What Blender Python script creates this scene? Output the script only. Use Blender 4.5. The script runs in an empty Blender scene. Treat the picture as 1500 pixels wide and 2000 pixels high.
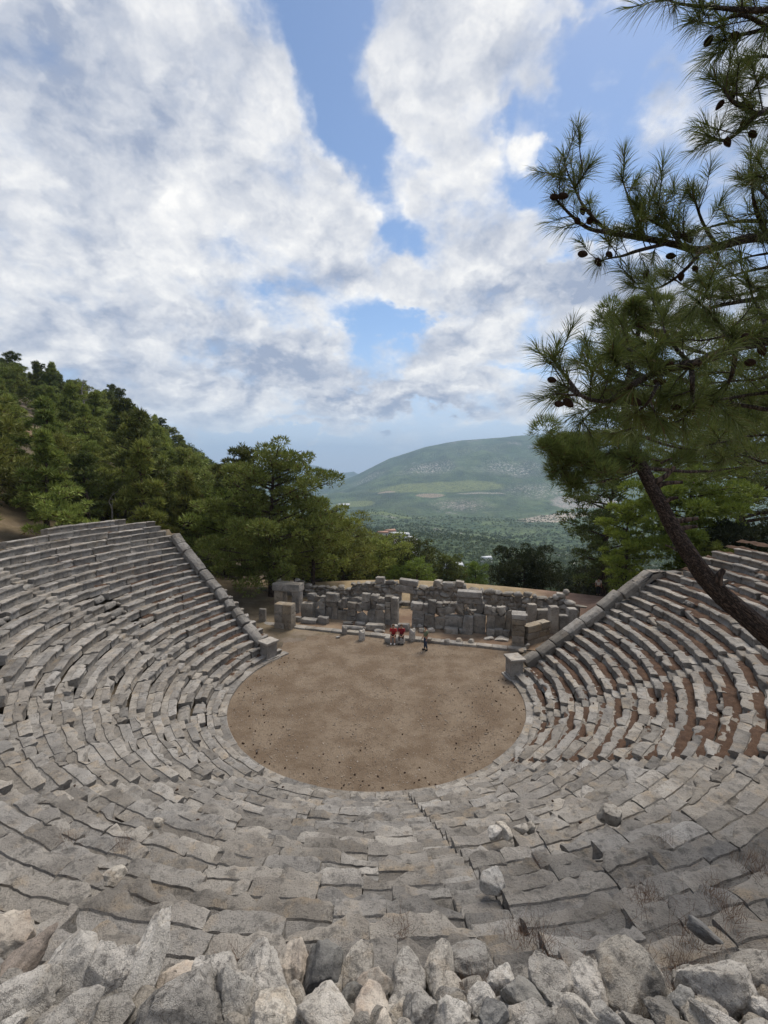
import bpy, bmesh, math, random
import numpy as np
from mathutils import Vector

random.seed(7)
rng = np.random.default_rng(11)
scene = bpy.context.scene
COL = scene.collection
R_ = math.radians

# ------------------------------------------------------------------ camera
F_PX, PIT, CAMZ = 900.0, 0.1031, 12.2
cam_d = bpy.data.cameras.new('camera')
cam_d.sensor_fit = 'VERTICAL'
cam_d.sensor_height = 36.0
cam_d.lens = 36.0 * F_PX / 2000.0
cam_d.clip_start = 0.05
cam_d.clip_end = 40000
cam = bpy.data.objects.new('camera', cam_d)
cam.location = (0, 0, CAMZ)
cam.rotation_euler = (math.pi / 2 - PIT, 0, 0)
COL.objects.link(cam)
scene.camera = cam

# ------------------------------------------------------------------ light
SUN_EL, SUN_AZ = 58.0, 34.0            # azimuth measured clockwise from +Y
sun_d = bpy.data.lights.new('sun', 'SUN')
sun_d.energy = 2.7
sun_d.angle = R_(28.0)
sun_d.color = (1.0, 0.92, 0.80)
sun = bpy.data.objects.new('sun', sun_d)
sv = Vector((math.sin(R_(SUN_AZ)) * math.cos(R_(SUN_EL)), math.cos(R_(SUN_AZ)) * math.cos(R_(SUN_EL)), math.sin(R_(SUN_EL))))
sun.rotation_euler = sv.to_track_quat('Z', 'Y').to_euler()
COL.objects.link(sun)
scene.view_settings.view_transform = 'Standard'
scene.view_settings.look = 'None'
scene.view_settings.exposure = 0.6
scene.view_settings.gamma = 1.0
scene.cycles.max_bounces = 6
scene.cycles.volume_bounces = 0
scene.cycles.transparent_max_bounces = 8

cP, sP = math.cos(PIT), math.sin(PIT)


def ray(px, py):
    x = (px - 750) / F_PX
    y = -(py - 1000) / F_PX
    return np.array([x, cP + y * sP, -sP + y * cP])


def G(px, py, z=0.0):
    d = ray(px, py)
    t = (z - CAMZ) / d[2]
    return np.array([d[0] * t, d[1] * t, z])


def atY(px, py, Y):
    d = ray(px, py)
    t = Y / d[1]
    return np.array([d[0] * t, Y, CAMZ + d[2] * t])


def proj(P):
    d = np.asarray(P, float) - np.array([0, 0, CAMZ])
    dy = cP * d[..., 1] - sP * d[..., 2]
    dz = sP * d[..., 1] + cP * d[..., 2]
    return np.stack([750 + F_PX * d[..., 0] / dy, 1000 - F_PX * dz / dy, dy], -1)


# ------------------------------------------------------------------ noise
def _hash(i, j, k):
    h = (i * 374761393 + j * 668265263 + k * 2147483647 * 31 + 1013904223) & 0xFFFFFFFF
    h = ((h ^ (h >> 13)) * 1274126177) & 0xFFFFFFFF
    h = ((h ^ (h >> 16)) * 2246822519) & 0xFFFFFFFF
    return ((h ^ (h >> 15)) & 0xFFFFFF) / float(0x7FFFFF) - 1.0


def pn(P):
    P = np.asarray(P, float)
    i = np.floor(P).astype(np.int64)
    f = P - i
    u = f * f * f * (f * (f * 6 - 15) + 10)
    out = 0
    for a in (0, 1):
        wa = u[..., 0] if a else 1 - u[..., 0]
        for b in (0, 1):
            wb = u[..., 1] if b else 1 - u[..., 1]
            for c in (0, 1):
                wc = u[..., 2] if c else 1 - u[..., 2]
                out = out + wa * wb * wc * _hash(i[..., 0] + a, i[..., 1] + b, i[..., 2] + c)
    return out


def fbm(P, o=4):
    P = np.asarray(P, float)
    s, a, t = 0, 1.0, 0
    for k in range(o):
        s = s + a * pn(P * (2.03 ** k) + 17.3 * k)
        t += a
        a *= 0.5
    return s / t


def sst(e0, e1, x):
    t = np.clip((x - e0) / (e1 - e0), 0, 1)
    return t * t * (3 - 2 * t)


# ------------------------------------------------------------------ mesh tools
class MB:
    def __init__(s):
        s.V, s.Fs, s.n = [], [], 0

    def add(s, v, faces):
        v = np.asarray(v, float).reshape(-1, 3)
        s.V.append(v)
        if isinstance(faces, np.ndarray):
            s.Fs.append((faces + s.n))
        else:
            for f in faces:
                s.Fs.append(np.asarray(f, np.int64)[None, :] + s.n)
        s.n += len(v)

    def mesh(s, name, mat, smooth=None):
        me = bpy.data.meshes.new(name)
        if s.n == 0:
            return me
        V = np.concatenate(s.V)
        loops = np.concatenate([f.ravel() for f in s.Fs])
        tot = np.concatenate([np.full(len(f), f.shape[1]) for f in s.Fs])
        start = np.concatenate([[0], np.cumsum(tot)[:-1]])
        me.vertices.add(len(V))
        me.vertices.foreach_set('co', V.astype(np.float32).ravel())
        me.loops.add(len(loops))
        me.loops.foreach_set('vertex_index', loops.astype(np.int32))
        me.polygons.add(len(tot))
        me.polygons.foreach_set('loop_start', start.astype(np.int32))
        me.update(calc_edges=True)
        me.validate()
        for m in (mat if isinstance(mat, (list, tuple)) else [mat]):
            me.materials.append(m)
        if smooth is not None:
            me.polygons.foreach_set('use_smooth', np.ones(len(me.polygons), bool))
            if smooth < 180:
                me.set_sharp_from_angle(angle=R_(smooth))
        return me

    def build(s, name, mat, parent=None, smooth=None):
        me = s.mesh(name, mat, smooth)
        o = bpy.data.objects.new(name, me)
        COL.objects.link(o)
        if parent is not None:
            o.parent = parent
        return o


def tag(o, label=None, cat=None, group=None, kind=None):
    if label:
        o['label'] = label
    if cat:
        o['category'] = cat
    if group:
        o['group'] = group
    if kind:
        o['kind'] = kind
    return o


def empty(name, loc=(0, 0, 0), rz=0.0):
    o = bpy.data.objects.new(name, None)
    o.empty_display_size = 0.3
    o.location = loc
    o.rotation_euler = (0, 0, rz)
    COL.objects.link(o)
    return o


def copy_tree(o, parent=None):
    c = o.copy()
    COL.objects.link(c)
    c.parent = parent
    for ch in list(o.children):
        copy_tree(ch, c)
    return c


def rotm(rx, ry, rz):
    cx, sx, cy, sy, cz, sz = math.cos(rx), math.sin(rx), math.cos(ry), math.sin(ry), math.cos(rz), math.sin(rz)
    X = np.array([[1, 0, 0], [0, cx, -sx], [0, sx, cx]])
    Y = np.array([[cy, 0, sy], [0, 1, 0], [-sy, 0, cy]])
    Z = np.array([[cz, -sz, 0], [sz, cz, 0], [0, 0, 1]])
    return Z @ Y @ X


_ico = {}


def ico(n):
    if n not in _ico:
        bm = bmesh.new()
        bmesh.ops.create_icosphere(bm, subdivisions=n, radius=1.0)
        bm.verts.ensure_lookup_table()
        v = np.array([x.co[:] for x in bm.verts])
        f = np.array([[q.index for q in p.verts] for p in bm.faces])
        bm.free()
        _ico[n] = (v, f)
    return _ico[n]


def rock(size, seed, sub=3, cuts=7, block=0.35, rough=0.06):
    """faceted boulder, about size (x, y, z) across, centred on 0"""
    r = np.random.default_rng(seed)
    v, f = ico(sub)
    v = v.copy()
    m = np.abs(v).max(1, keepdims=True)
    v = v * (1 - block) + (v / m) * block * 0.9
    for _ in range(cuts):
        n = r.normal(size=3)
        n /= np.linalg.norm(n)
        d = r.uniform(0.50, 0.86)
        h = v @ n - d
        v = v - np.outer(np.clip(h, 0, None) * 0.96, n)
    o = r.uniform(-50, 50, 3)
    n3 = v / (np.linalg.norm(v, axis=1, keepdims=True) + 1e-6)
    dis = rough * (1.3 * pn(v * 1.6 + o) + 0.9 * pn(v * 3.7 + o) + (0.55 * pn(v * 8.1 + o) + 0.3 * pn(v * 17 + o) if sub > 2 else 0))
    v = v + n3 * dis[:, None]
    lo, hi = v.min(0), v.max(0)
    v = (v - (lo + hi) / 2) / (hi - lo) * np.asarray(size)
    return v, f


_grid = {}


def cube_grid(t):
    t = tuple(t)
    if t not in _grid:
        n = len(t)
        idx = {}
        V, Fq = [], []

        def vid(i, j, k):
            if (i, j, k) not in idx:
                idx[(i, j, k)] = len(V)
                V.append((t[i], t[j], t[k]))
            return idx[(i, j, k)]
        for i in range(n - 1):
            for j in range(n - 1):
                for s, flip in ((0, 1), (n - 1, 0)):
                    for ax in range(3):
                        q = [(i, j), (i + 1, j), (i + 1, j + 1), (i, j + 1)]
                        c = []
                        for (a, b) in q:
                            p = [0, 0, 0]
                            p[ax] = s
                            p[(ax + 1) % 3] = a
                            p[(ax + 2) % 3] = b
                            c.append(vid(*p))
                        Fq.append(c[::-1] if flip else c)
        _grid[t] = (np.array(V, float), np.array(Fq))
    return _grid[t]


def sbox(size, seed, bev=0.03, rough=0.012, chip=0.0, n='m'):
    """worn squared stone, base at z = 0, centred in x and y"""
    tt = {'l': (-1, -.86, 0, .86, 1), 'm': (-1, -.9, -.45, 0, .45, .9, 1), 'h': (-1, -.95, -.8, -.6, -.4, -.2, 0, .2, .4, .6, .8, .95, 1)}[n]
    v, f = cube_grid(tt)
    h = np.asarray(size) / 2.0
    r = np.random.default_rng(seed)
    o = r.uniform(-60, 60, 3)
    p = v * h
    b = min(bev, h.min() * 0.9)
    inner = np.clip(p, -(h - b), h - b)
    d = p - inner
    L = np.linalg.norm(d, axis=1, keepdims=True) + 1e-9
    p = inner + d / L * np.minimum(L, b)
    sc = 2.2 / max(0.4, float(np.max(size)))
    dn = np.stack([pn(p * sc * 1.5 + o + q * 31) + .5 * pn(p * sc * 4 + o + q * 13) for q in range(3)], -1)
    p = p + dn * rough
    if chip > 0:
        for _ in range(r.integers(1, 4)):
            c = np.sign(r.normal(size=3)) * h
            n3 = np.sign(c) * r.uniform(.3, 1, 3)
            n3 /= np.linalg.norm(n3)
            lim = c @ n3 - chip * r.uniform(.3, 1.2)
            ov = np.clip(p @ n3 - lim, 0, None)
            p = p - np.outer(ov, n3)
    p[:, 2] += h[2]
    return p, f


def tube(mb, pts, rad, nseg=8, cap=True):
    pts = np.asarray(pts, float)
    n = len(pts)
    rad = np.broadcast_to(rad, (n,))
    T = np.gradient(pts, axis=0)
    T /= np.linalg.norm(T, axis=1, keepdims=True) + 1e-9
    up = np.array([0, 0, 1.0]) if abs(T[0][2]) < .9 else np.array([1.0, 0, 0])
    A = np.cross(T, up)
    A /= np.linalg.norm(A, axis=1, keepdims=True) + 1e-9
    B = np.cross(T, A)
    th = np.linspace(0, 2 * np.pi, nseg, endpoint=False)
    V = pts[:, None] + rad[:, None, None] * (np.cos(th)[None, :, None] * A[:, None] + np.sin(th)[None, :, None] * B[:, None])
    i = np.arange(n - 1)[:, None] * nseg
    j = np.arange(nseg)[None]
    j2 = (j + 1) % nseg
    Fq = np.stack([i + j, i + j2, i + nseg + j2, i + nseg + j], -1).reshape(-1, 4)
    mb.add(V.reshape(-1, 3), Fq)
    if cap:
        mb.add(V[0], [list(range(nseg))])
        mb.add(V[-1], [list(range(nseg))[::-1]])


def spline(P, m):
    P = np.asarray(P, float)
    t = np.linspace(0, len(P) - 1, m)
    out = []
    for x in t:
        i = min(int(x), len(P) - 2)
        u = x - i
        p0, p1, p2, p3 = P[max(i - 1, 0)], P[i], P[i + 1], P[min(i + 2, len(P) - 1)]
        out.append(.5 * ((2 * p1) + (-p0 + p2) * u + (2 * p0 - 5 * p1 + 4 * p2 - p3) * u * u + (-p0 + 3 * p1 - 3 * p2 + p3) * u ** 3))
    return np.array(out)


# ------------------------------------------------------------------ materials
class NT:
    def __init__(s, tree):
        s.t = tree
        s.n = tree.nodes
        s.l = tree.links

    def node(s, typ, **kw):
        nd = s.n.new(typ)
        for k, v in kw.items():
            setattr(nd, k, v)
        return nd

    def put(s, sock, val):
        if hasattr(val, 'is_output'):
            s.l.new(val, sock)
        else:
            sock.default_value = val

    def math(s, op, a, b=0.0, c=0.0, clamp=False):
        nd = s.node('ShaderNodeMath', operation=op, use_clamp=clamp)
        s.put(nd.inputs[0], a)
        s.put(nd.inputs[1], b)
        s.put(nd.inputs[2], c)
        return nd.outputs[0]

    def vmath(s, op, a, b=(0, 0, 0), scale=None):
        nd = s.node('ShaderNodeVectorMath', operation=op)
        s.put(nd.inputs[0], a)
        s.put(nd.inputs[1], b)
        if scale is not None:
            s.put(nd.inputs['Scale'], scale)
        return nd.outputs['Value'] if op in ('LENGTH', 'DOT_PRODUCT', 'DISTANCE') else nd.outputs['Vector']

    def noise(s, vec, scale, detail=4, rough=.55, dist=0.0, out='Fac'):
        nd = s.node('ShaderNodeTexNoise')
        s.put(nd.inputs['Vector'], vec)
        nd.inputs['Scale'].default_value = scale
        nd.inputs['Detail'].default_value = detail
        nd.inputs['Roughness'].default_value = rough
        nd.inputs['Distortion'].default_value = dist
        return nd.outputs[out]

    def vor(s, vec, scale, feature='F1', out='Distance'):
        nd = s.node('ShaderNodeTexVoronoi', feature=feature)
        s.put(nd.inputs['Vector'], vec)
        nd.inputs['Scale'].default_value = scale
        return nd.outputs[out]

    def ramp(s, x, lo, hi, a=0.0, b=1.0, smooth=True):
        nd = s.node('ShaderNodeMapRange', interpolation_type='SMOOTHSTEP' if smooth else 'LINEAR')
        s.put(nd.inputs['Value'], x)
        s.put(nd.inputs['From Min'], lo)
        s.put(nd.inputs['From Max'], hi)
        s.put(nd.inputs['To Min'], a)
        s.put(nd.inputs['To Max'], b)
        return nd.outputs['Result']

    def mix(s, f, a, b, blend='MIX'):
        nd = s.node('ShaderNodeMix', data_type='RGBA', blend_type=blend)
        s.put(nd.inputs['Factor'], f)
        s.put(nd.inputs[6], a if hasattr(a, 'is_output') else (*a, 1))
        s.put(nd.inputs[7], b if hasattr(b, 'is_output') else (*b, 1))
        return nd.outputs[2]

    def bump(s, h, strength=.5, dist=.05, normal=None):
        nd = s.node('ShaderNodeBump')
        s.put(nd.inputs['Height'], h)
        nd.inputs['Strength'].default_value = strength
        nd.inputs['Distance'].default_value = dist
        if normal is not None:
            s.put(nd.inputs['Normal'], normal)
        return nd.outputs[0]


def newmat(name):
    m = bpy.data.materials.new(name)
    m.use_nodes = True
    nt = NT(m.node_tree)
    b = nt.n['Principled BSDF']
    b.inputs['Roughness'].default_value = .9
    b.inputs['Specular IOR Level'].default_value = .2
    return m, nt, b


def stone_mat(name, base, pale, dark, warm, sc=1.0, patch=.5, warmth=.35, bumpd=.03, island=True, crack=.0):
    m, nt, b = newmat(name)
    g = nt.node('ShaderNodeNewGeometry')
    P = g.outputs['Position']
    rnd = g.outputs['Random Per Island'] if island else nt.node('ShaderNodeObjectInfo').outputs['Random']
    Pw = nt.vmath('ADD', P, nt.vmath('SCALE', (9.1, 17.3, 5.7), scale=nt.math('MULTIPLY', rnd, 20.0)))
    big = nt.noise(Pw, 1.1 * sc, 3, .5)
    mid = nt.noise(Pw, 5.0 * sc, 6, .65)
    fine = nt.noise(Pw, 30.0 * sc, 6, .7)
    c = nt.mix(nt.ramp(big, .35, .65), base, pale)
    c = nt.mix(nt.math('MULTIPLY', nt.ramp(nt.noise(Pw, 2.3 * sc, 5, .6), .52, .68), warmth), c, warm)
    c = nt.mix(nt.math('MULTIPLY', nt.ramp(mid, .50, .66), patch), c, dark)
    c = nt.mix(nt.math('MULTIPLY', nt.ramp(fine, .53, .66), .75), c, dark)
    c = nt.mix(nt.math('MULTIPLY', nt.ramp(nt.noise(Pw, 17.0 * sc, 4, .6), .60, .70), .45), c, pale)
    v = nt.vor(nt.vmath('ADD', Pw, nt.vmath('SCALE', nt.noise(Pw, 6 * sc, 3, .5, out='Color'), scale=.2)), 3.2 * sc, 'DISTANCE_TO_EDGE')
    ck = nt.ramp(v, .0, .035, 1.0, 0.0)
    if crack > 0:
        c = nt.mix(nt.math('MULTIPLY', ck, crack), c, (dark[0] * .4, dark[1] * .4, dark[2] * .4))
    hsv = nt.node('ShaderNodeHueSaturation')
    nt.put(hsv.inputs['Value'], nt.ramp(rnd, 0, 1, .72, 1.2, False))
    nt.put(hsv.inputs['Saturation'], nt.ramp(nt.math('FRACT', nt.math('MULTIPLY', rnd, 7.7)), 0, 1, .65, 1.15, False))
    nt.put(hsv.inputs['Color'], c)
    nt.put(b.inputs['Base Color'], hsv.outputs[0])
    h = nt.math('ADD', nt.math('MULTIPLY', mid, 1.0), nt.math('MULTIPLY', fine, .45))
    h = nt.math('ADD', h, nt.math('MULTIPLY', nt.noise(Pw, 80.0 * sc, 3, .6), .18))
    if crack > 0:
        h = nt.math('SUBTRACT', h, nt.math('MULTIPLY', ck, crack * .5))
    nt.put(b.inputs['Normal'], nt.bump(h, .9, bumpd))
    return m


M = {}
M['seat'] = stone_mat('seat_limestone', (.240, .218, .192), (.355, .327, .290), (.097, .090, .082), (.39, .305, .21), 1.0, .65, .45, .09)
M['rub'] = stone_mat('rubble_limestone', (.33, .30, .258), (.50, .455, .395), (.12, .109, .097), (.38, .30, .21), 2.0, .8, .45, .06, True, .3)
M['rubdark'] = stone_mat('rubble_dark', (.15, .145, .14), (.24, .23, .21), (.07, .07, .07), (.2, .17, .13), 2.0, .5, .3, .03)
M['rubtan'] = stone_mat('rubble_tan', (.36, .29, .22), (.48, .41, .32), (.15, .12, .1), (.42, .29, .18), 2.0, .45, .6, .03)
M['rubbrown'] = stone_mat('rubble_brown', (.17, .13, .10), (.27, .21, .16), (.08, .065, .055), (.22, .15, .10), 2.0, .5, .6, .03)
M['rubwhite'] = stone_mat('rubble_white', (.46, .42, .365), (.60, .555, .49), (.17, .155, .136), (.44, .35, .255), 2.2, .75, .45, .06, True, .25)
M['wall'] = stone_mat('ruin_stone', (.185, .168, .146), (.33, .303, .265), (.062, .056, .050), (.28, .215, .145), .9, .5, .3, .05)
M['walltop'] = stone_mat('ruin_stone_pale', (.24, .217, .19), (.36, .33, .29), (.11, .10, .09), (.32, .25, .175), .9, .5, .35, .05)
M['cope'] = stone_mat('coping_stone', (.175, .160, .140), (.28, .255, .222), (.075, .069, .062), (.27, .21, .15), .8, .6, .35, .05)
M['pier'] = stone_mat('pier_limestone', (.235, .195, .148), (.32, .275, .215), (.10, .084, .066), (.36, .27, .165), .8, .6, .55, .05)


def soil_mat(name, a, b_, c_, sc=1.0, bumpd=.04):
    m, nt, b = newmat(name)
    P = nt.node('ShaderNodeNewGeometry').outputs['Position']
    c = nt.mix(nt.ramp(nt.noise(P, .35 * sc, 5, .6), .36, .64), a, b_)
    c = nt.mix(nt.math('MULTIPLY', nt.ramp(nt.noise(P, 2.2 * sc, 6, .7), .5, .68), .6), c, c_)
    c = nt.mix(nt.math('MULTIPLY', nt.ramp(nt.noise(P, 14 * sc, 5, .7), .55, .7), .7), c, (a[0] * .5, a[1] * .48, a[2] * .45))
    c = nt.mix(nt.math('MULTIPLY', nt.ramp(nt.vor(P, 9 * sc), .0, .16, 1, 0), .55), c, (b_[0] * 1.35, b_[1] * 1.35, b_[2] * 1.4))
    nt.put(b.inputs['Base Color'], c)
    nt.put(b.inputs['Normal'], nt.bump(nt.math('ADD', nt.noise(P, 7 * sc, 6, .7), nt.math('MULTIPLY', nt.noise(P, 40 * sc, 4, .7), .4)), .9, bumpd))
    return m


M['orch'] = soil_mat('orchestra_soil', (.158, .114, .077), (.228, .177, .128), (.105, .076, .050), 1.9, .08)


def litter_mat():
    m, nt, b = newmat('needle_litter')
    P = nt.node('ShaderNodeNewGeometry').outputs['Position']
    c = nt.mix(nt.ramp(nt.noise(P, 3, 5, .65), .35, .65), (.062, .036, .024), (.115, .068, .044))
    c = nt.mix(nt.ramp(nt.noise(P, 40, 4, .7), .45, .7), c, (.05, .03, .02))
    nt.put(b.inputs['Base Color'], c)
    nt.put(b.inputs['Normal'], nt.bump(nt.noise(P, 45, 5, .75), 1.0, .03))
    return m


M['litter'] = litter_mat()


def leaf_mat(name, a, b_, dead=None, trans=.25, island=True):
    m, nt, b = newmat(name)
    g = nt.node('ShaderNodeNewGeometry')
    oi = nt.node('ShaderNodeObjectInfo')
    r = g.outputs['Random Per Island']
    c = nt.mix(r, a, b_)
    hsv = nt.node('ShaderNodeHueSaturation')
    nt.put(hsv.inputs['Hue'], nt.ramp(oi.outputs['Random'], 0, 1, .485, .515, False))
    nt.put(hsv.inputs['Value'], nt.ramp(nt.math('FRACT', nt.math('MULTIPLY', oi.outputs['Random'], 5.3)), 0, 1, .75, 1.25, False))
    nt.put(hsv.inputs['Color'], c)
    c = hsv.outputs[0]
    if dead:
        c = nt.mix(nt.ramp(nt.math('FRACT', nt.math('MULTIPLY', r, 13.7)), .93, .95), c, dead)
    nt.put(b.inputs['Base Color'], c)
    b.inputs['Roughness'].default_value = .6
    tr = nt.node('ShaderNodeBsdfTranslucent')
    nt.put(tr.inputs['Color'], c)
    mx = nt.node('ShaderNodeMixShader')
    mx.inputs[0].default_value = trans
    nt.l.new(b.outputs[0], mx.inputs[1])
    nt.l.new(tr.outputs[0], mx.inputs[2])
    nt.l.new(mx.outputs[0], nt.n['Material Output'].inputs[0])
    return m


M['pine'] = leaf_mat('pine_foliage', (.12, .15, .030), (.30, .33, .085), (.11, .075, .03))
M['pinedark'] = leaf_mat('pine_foliage_dark', (.060, .080, .020), (.15, .175, .050), (.07, .05, .02))
M['pinebright'] = leaf_mat('pine_foliage_bright', (.12, .17, .025), (.26, .31, .055))
M['oak'] = leaf_mat('oak_foliage_dark', (.020, .028, .011), (.045, .055, .022))
M['shrub'] = leaf_mat('shrub_foliage', (.12, .165, .03), (.25, .30, .065))
M['needle'] = leaf_mat('needles_near', (.085, .12, .032), (.19, .23, .065), (.12, .075, .03), .3)


def bark_mat(name, a, b_, sc=1.0, axis=(0, 0, 1)):
    m, nt, b = newmat(name)
    tc = nt.node('ShaderNodeTexCoord')
    ax = Vector(axis).normalized()
    along = nt.vmath('DOT_PRODUCT', tc.outputs['Object'], tuple(ax))
    P = nt.vmath('SUBTRACT', tc.outputs['Object'], nt.vmath('SCALE', tuple(ax), scale=nt.math('MULTIPLY', along, .78)))
    v = nt.vor(nt.vmath('ADD', P, nt.vmath('SCALE', nt.noise(P, 4 * sc, 3, .6, out='Color'), scale=.25)), 9 * sc, 'DISTANCE_TO_EDGE')
    c = nt.mix(nt.ramp(v, .02, .25), a, b_)
    c = nt.mix(nt.math('MULTIPLY', nt.ramp(nt.noise(P, 20 * sc, 5, .7), .45, .7), .5), c, (a[0] * .6, a[1] * .6, a[2] * .6))
    nt.put(b.inputs['Base Color'], c)
    nt.put(b.inputs['Normal'], nt.bump(nt.math('ADD', v, nt.math('MULTIPLY', nt.noise(P, 25 * sc, 4, .7), .25)), 1.0, .06))
    return m


M['barklean'] = bark_mat('leaning_bark', (.022, .016, .013), (.12, .085, .066), 2.4, (.7, -.25, -.65))
M['bark'] = bark_mat('pine_bark', (.03, .022, .018), (.115, .082, .064))
M['barkgrey'] = bark_mat('branch_bark', (.05, .042, .036), (.14, .115, .095), 3)
M['deadwood'] = bark_mat('dead_wood', (.2, .18, .16), (.36, .33, .3), 2)


def flat_mat(name, col, rough=.85, var=.15, sc=8.0):
    m, nt, b = newmat(name)
    tc = nt.node('ShaderNodeTexCoord').outputs['Object']
    n = nt.noise(tc, sc, 4, .6)
    nt.put(b.inputs['Base Color'], nt.mix(n, [x * (1 - var) for x in col], [x * (1 + var) for x in col]))
    b.inputs['Roughness'].default_value = rough
    return m


# ------------------------------------------------------------------ world
SUNV = sv
w = bpy.data.worlds.new('World')
scene.world = w
w.use_nodes = True
wt = NT(w.node_tree)
bg = wt.n['Background']
sky = wt.node('ShaderNodeTexSky', sky_type='NISHITA')
sky.sun_disc = False
sky.sun_elevation = R_(SUN_EL)
sky.sun_rotation = R_(SUN_AZ)
sky.altitude = 800
sky.air_density = 1.0
sky.dust_density = .6
sky.ozone_density = 3.0
D = wt.node('ShaderNodeTexCoord').outputs['Generated']
sep = wt.node('ShaderNodeSeparateXYZ')
wt.l.new(D, sep.inputs[0])
zc = wt.math('MAXIMUM', sep.outputs[2], 0.0)
# coordinates on a flat cloud deck
zz = wt.math('ADD', zc, .50)
cmb = wt.node('ShaderNodeCombineXYZ')
wt.put(cmb.inputs[0], wt.math('DIVIDE', sep.outputs[0], zz))
wt.put(cmb.inputs[1], wt.math('DIVIDE', sep.outputs[1], zz))
DK = cmb.outputs[0]
warp = wt.vmath('SUBTRACT', wt.noise(DK, 2.6, 5, .6, out='Color'), (.5, .5, .5))
warp2 = wt.vmath('SUBTRACT', wt.noise(DK, 9.0, 5, .6, out='Color'), (.5, .5, .5))
Dw = wt.vmath('ADD', wt.vmath('ADD', D, wt.vmath('SCALE', warp, scale=.24)), wt.vmath('SCALE', warp2, scale=.13))


def blob(px, py, rx, ry, rot=0.0):
    """soft elliptical patch of sky round a direction, radii in the unit of the photograph's pixels at the picture centre"""
    d = ray(px, py)
    L = np.linalg.norm(d)
    d = d / L
    e1 = np.cross(d, [0, 0, 1.0])
    e1 /= np.linalg.norm(e1)
    e2 = np.cross(e1, d)
    c, s = math.cos(R_(rot)), math.sin(R_(rot))
    a1 = (e1 * c + e2 * s) * (F_PX * L / rx)
    a2 = (-e1 * s + e2 * c) * (F_PX * L / ry)
    q = wt.vmath('SUBTRACT', Dw, tuple(d))
    u = wt.vmath('DOT_PRODUCT', q, tuple(a1))
    v = wt.vmath('DOT_PRODUCT', q, tuple(a2))
    r2 = wt.math('ADD', wt.math('MULTIPLY', u, u), wt.math('MULTIPLY', v, v))
    return wt.ramp(r2, 0.0, 1.0, 1.0, 0.0)


COVER = [  # cloud patches: x, y, rx, ry, rotation, weight
    (60, 120, 560, 330, 0, .85), (330, 60, 260, 200, 0, .6), (120, 420, 430, 260, 0, .85), (420, 330, 330, 230, -25, .75), (640, 480, 200, 160, -30, .75),
    (580, 230, 130, 120, -30, .5), (870, 90, 190, 190, 0, .85), (1010, 110, 130, 130, 0, .6), (850, 280, 130, 170, -10, .7), (900, 400, 110, 110, 0, .6),
    (250, 620, 520, 150, 0, .85), (560, 700, 230, 75, 0, .7), (120, 740, 400, 110, 0, .55), (700, 780, 330, 45, 0, .75), (580, 830, 160, 20, 0, .8), (820, 765, 260, 40, 0, .6), (1000, 780, 250, 50, 0, .6), (250, 790, 380, 60, 0, .6), (960, 600, 200, 90, 0, .5),
    (940, 490, 220, 80, 5, .75), (1080, 570, 260, 75, 0, .8), (830, 555, 90, 45, 0, .6), (1000, 660, 230, 80, 0, .45), (1420, 280, 210, 190, 0, .85),
    (1300, 120, 70, 50, 40, .45), (1175, 165, 50, 40, 0, .45), (1015, 350, 55, 40, 0, .55), (860, 700, 200, 60, 0, .5), (1150, 10, 140, 60, 0, .5),
    (860, 610, 60, 30, 0, .45), (1300, 560, 300, 150, 0, .5), (780, 560, 60, 40, 0, .4), (700, 130, 40, 120, 10, .25)]
HOLE = [  # clear blue
    (640, 100, 130, 170, 20, .75), (700, 215, 110, 80, -30, .35), (770, 330, 60, 150, -25, .30), (820, 440, 120, 60, -30, .38), (1190, 330, 190, 260, 0, .75), (1150, 120, 100, 130, 0, .45),
    (745, 610, 190, 60, -20, .32), (540, 345, 170, 60, 20, .28), (620, 430, 120, 40, -35, .25), (450, 160, 120, 60, -30, .22), (185, 262, 60, 40, 0, .2), (480, 500, 90, 35, 0, .2), (950, 250, 50, 90, 0, .35),
    (330, 880, 900, 50, 0, .35)]
GREY = [  # heavier, greyer bases
    (560, 715, 250, 55, 0, .75), (330, 660, 300, 70, 0, .45), (60, 770, 330, 80, 0, .45), (800, 800, 240, 30, 0, .7), (1080, 575, 250, 60, 0, .8), (1430, 300, 260, 210, 0, .95), (90, 90, 420, 170, 0, .50),
    (480, 60, 150, 110, 0, .35), (930, 90, 120, 120, 0, .3), (180, 270, 150, 90, 0, .35), (620, 560, 140, 50, 0, .3), (1300, 620, 260, 100, 0, .4)]


def total(lst):
    acc = None
    for (x, y, rx, ry, ro, wgt) in lst:
        t = wt.math('MULTIPLY', blob(x, y, rx, ry, ro), wgt)
        acc = t if acc is None else wt.math('ADD', acc, t)
    return acc


n1 = wt.noise(DK, 4.2, 9, .58, .25)
n2 = wt.noise(DK, 13.0, 7, .6)


def billow(vec):
    nd = wt.node('ShaderNodeTexVoronoi', feature='F1', normalize=True)
    wt.put(nd.inputs['Vector'], vec)
    nd.inputs['Scale'].default_value = 5.5
    nd.inputs['Detail'].default_value = 4.0
    nd.inputs['Roughness'].default_value = .55
    return wt.math('SUBTRACT', .62, nd.outputs['Distance'])


DKw = wt.vmath('ADD', DK, wt.vmath('SCALE', warp2, scale=.16))
bl = billow(DKw)
bls = billow(wt.vmath('ADD', DKw, (.02, .035, 0)))
cover = wt.math('SUBTRACT', wt.math('MINIMUM', total(COVER), .80), wt.math('MULTIPLY', total(HOLE), .62))
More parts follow.
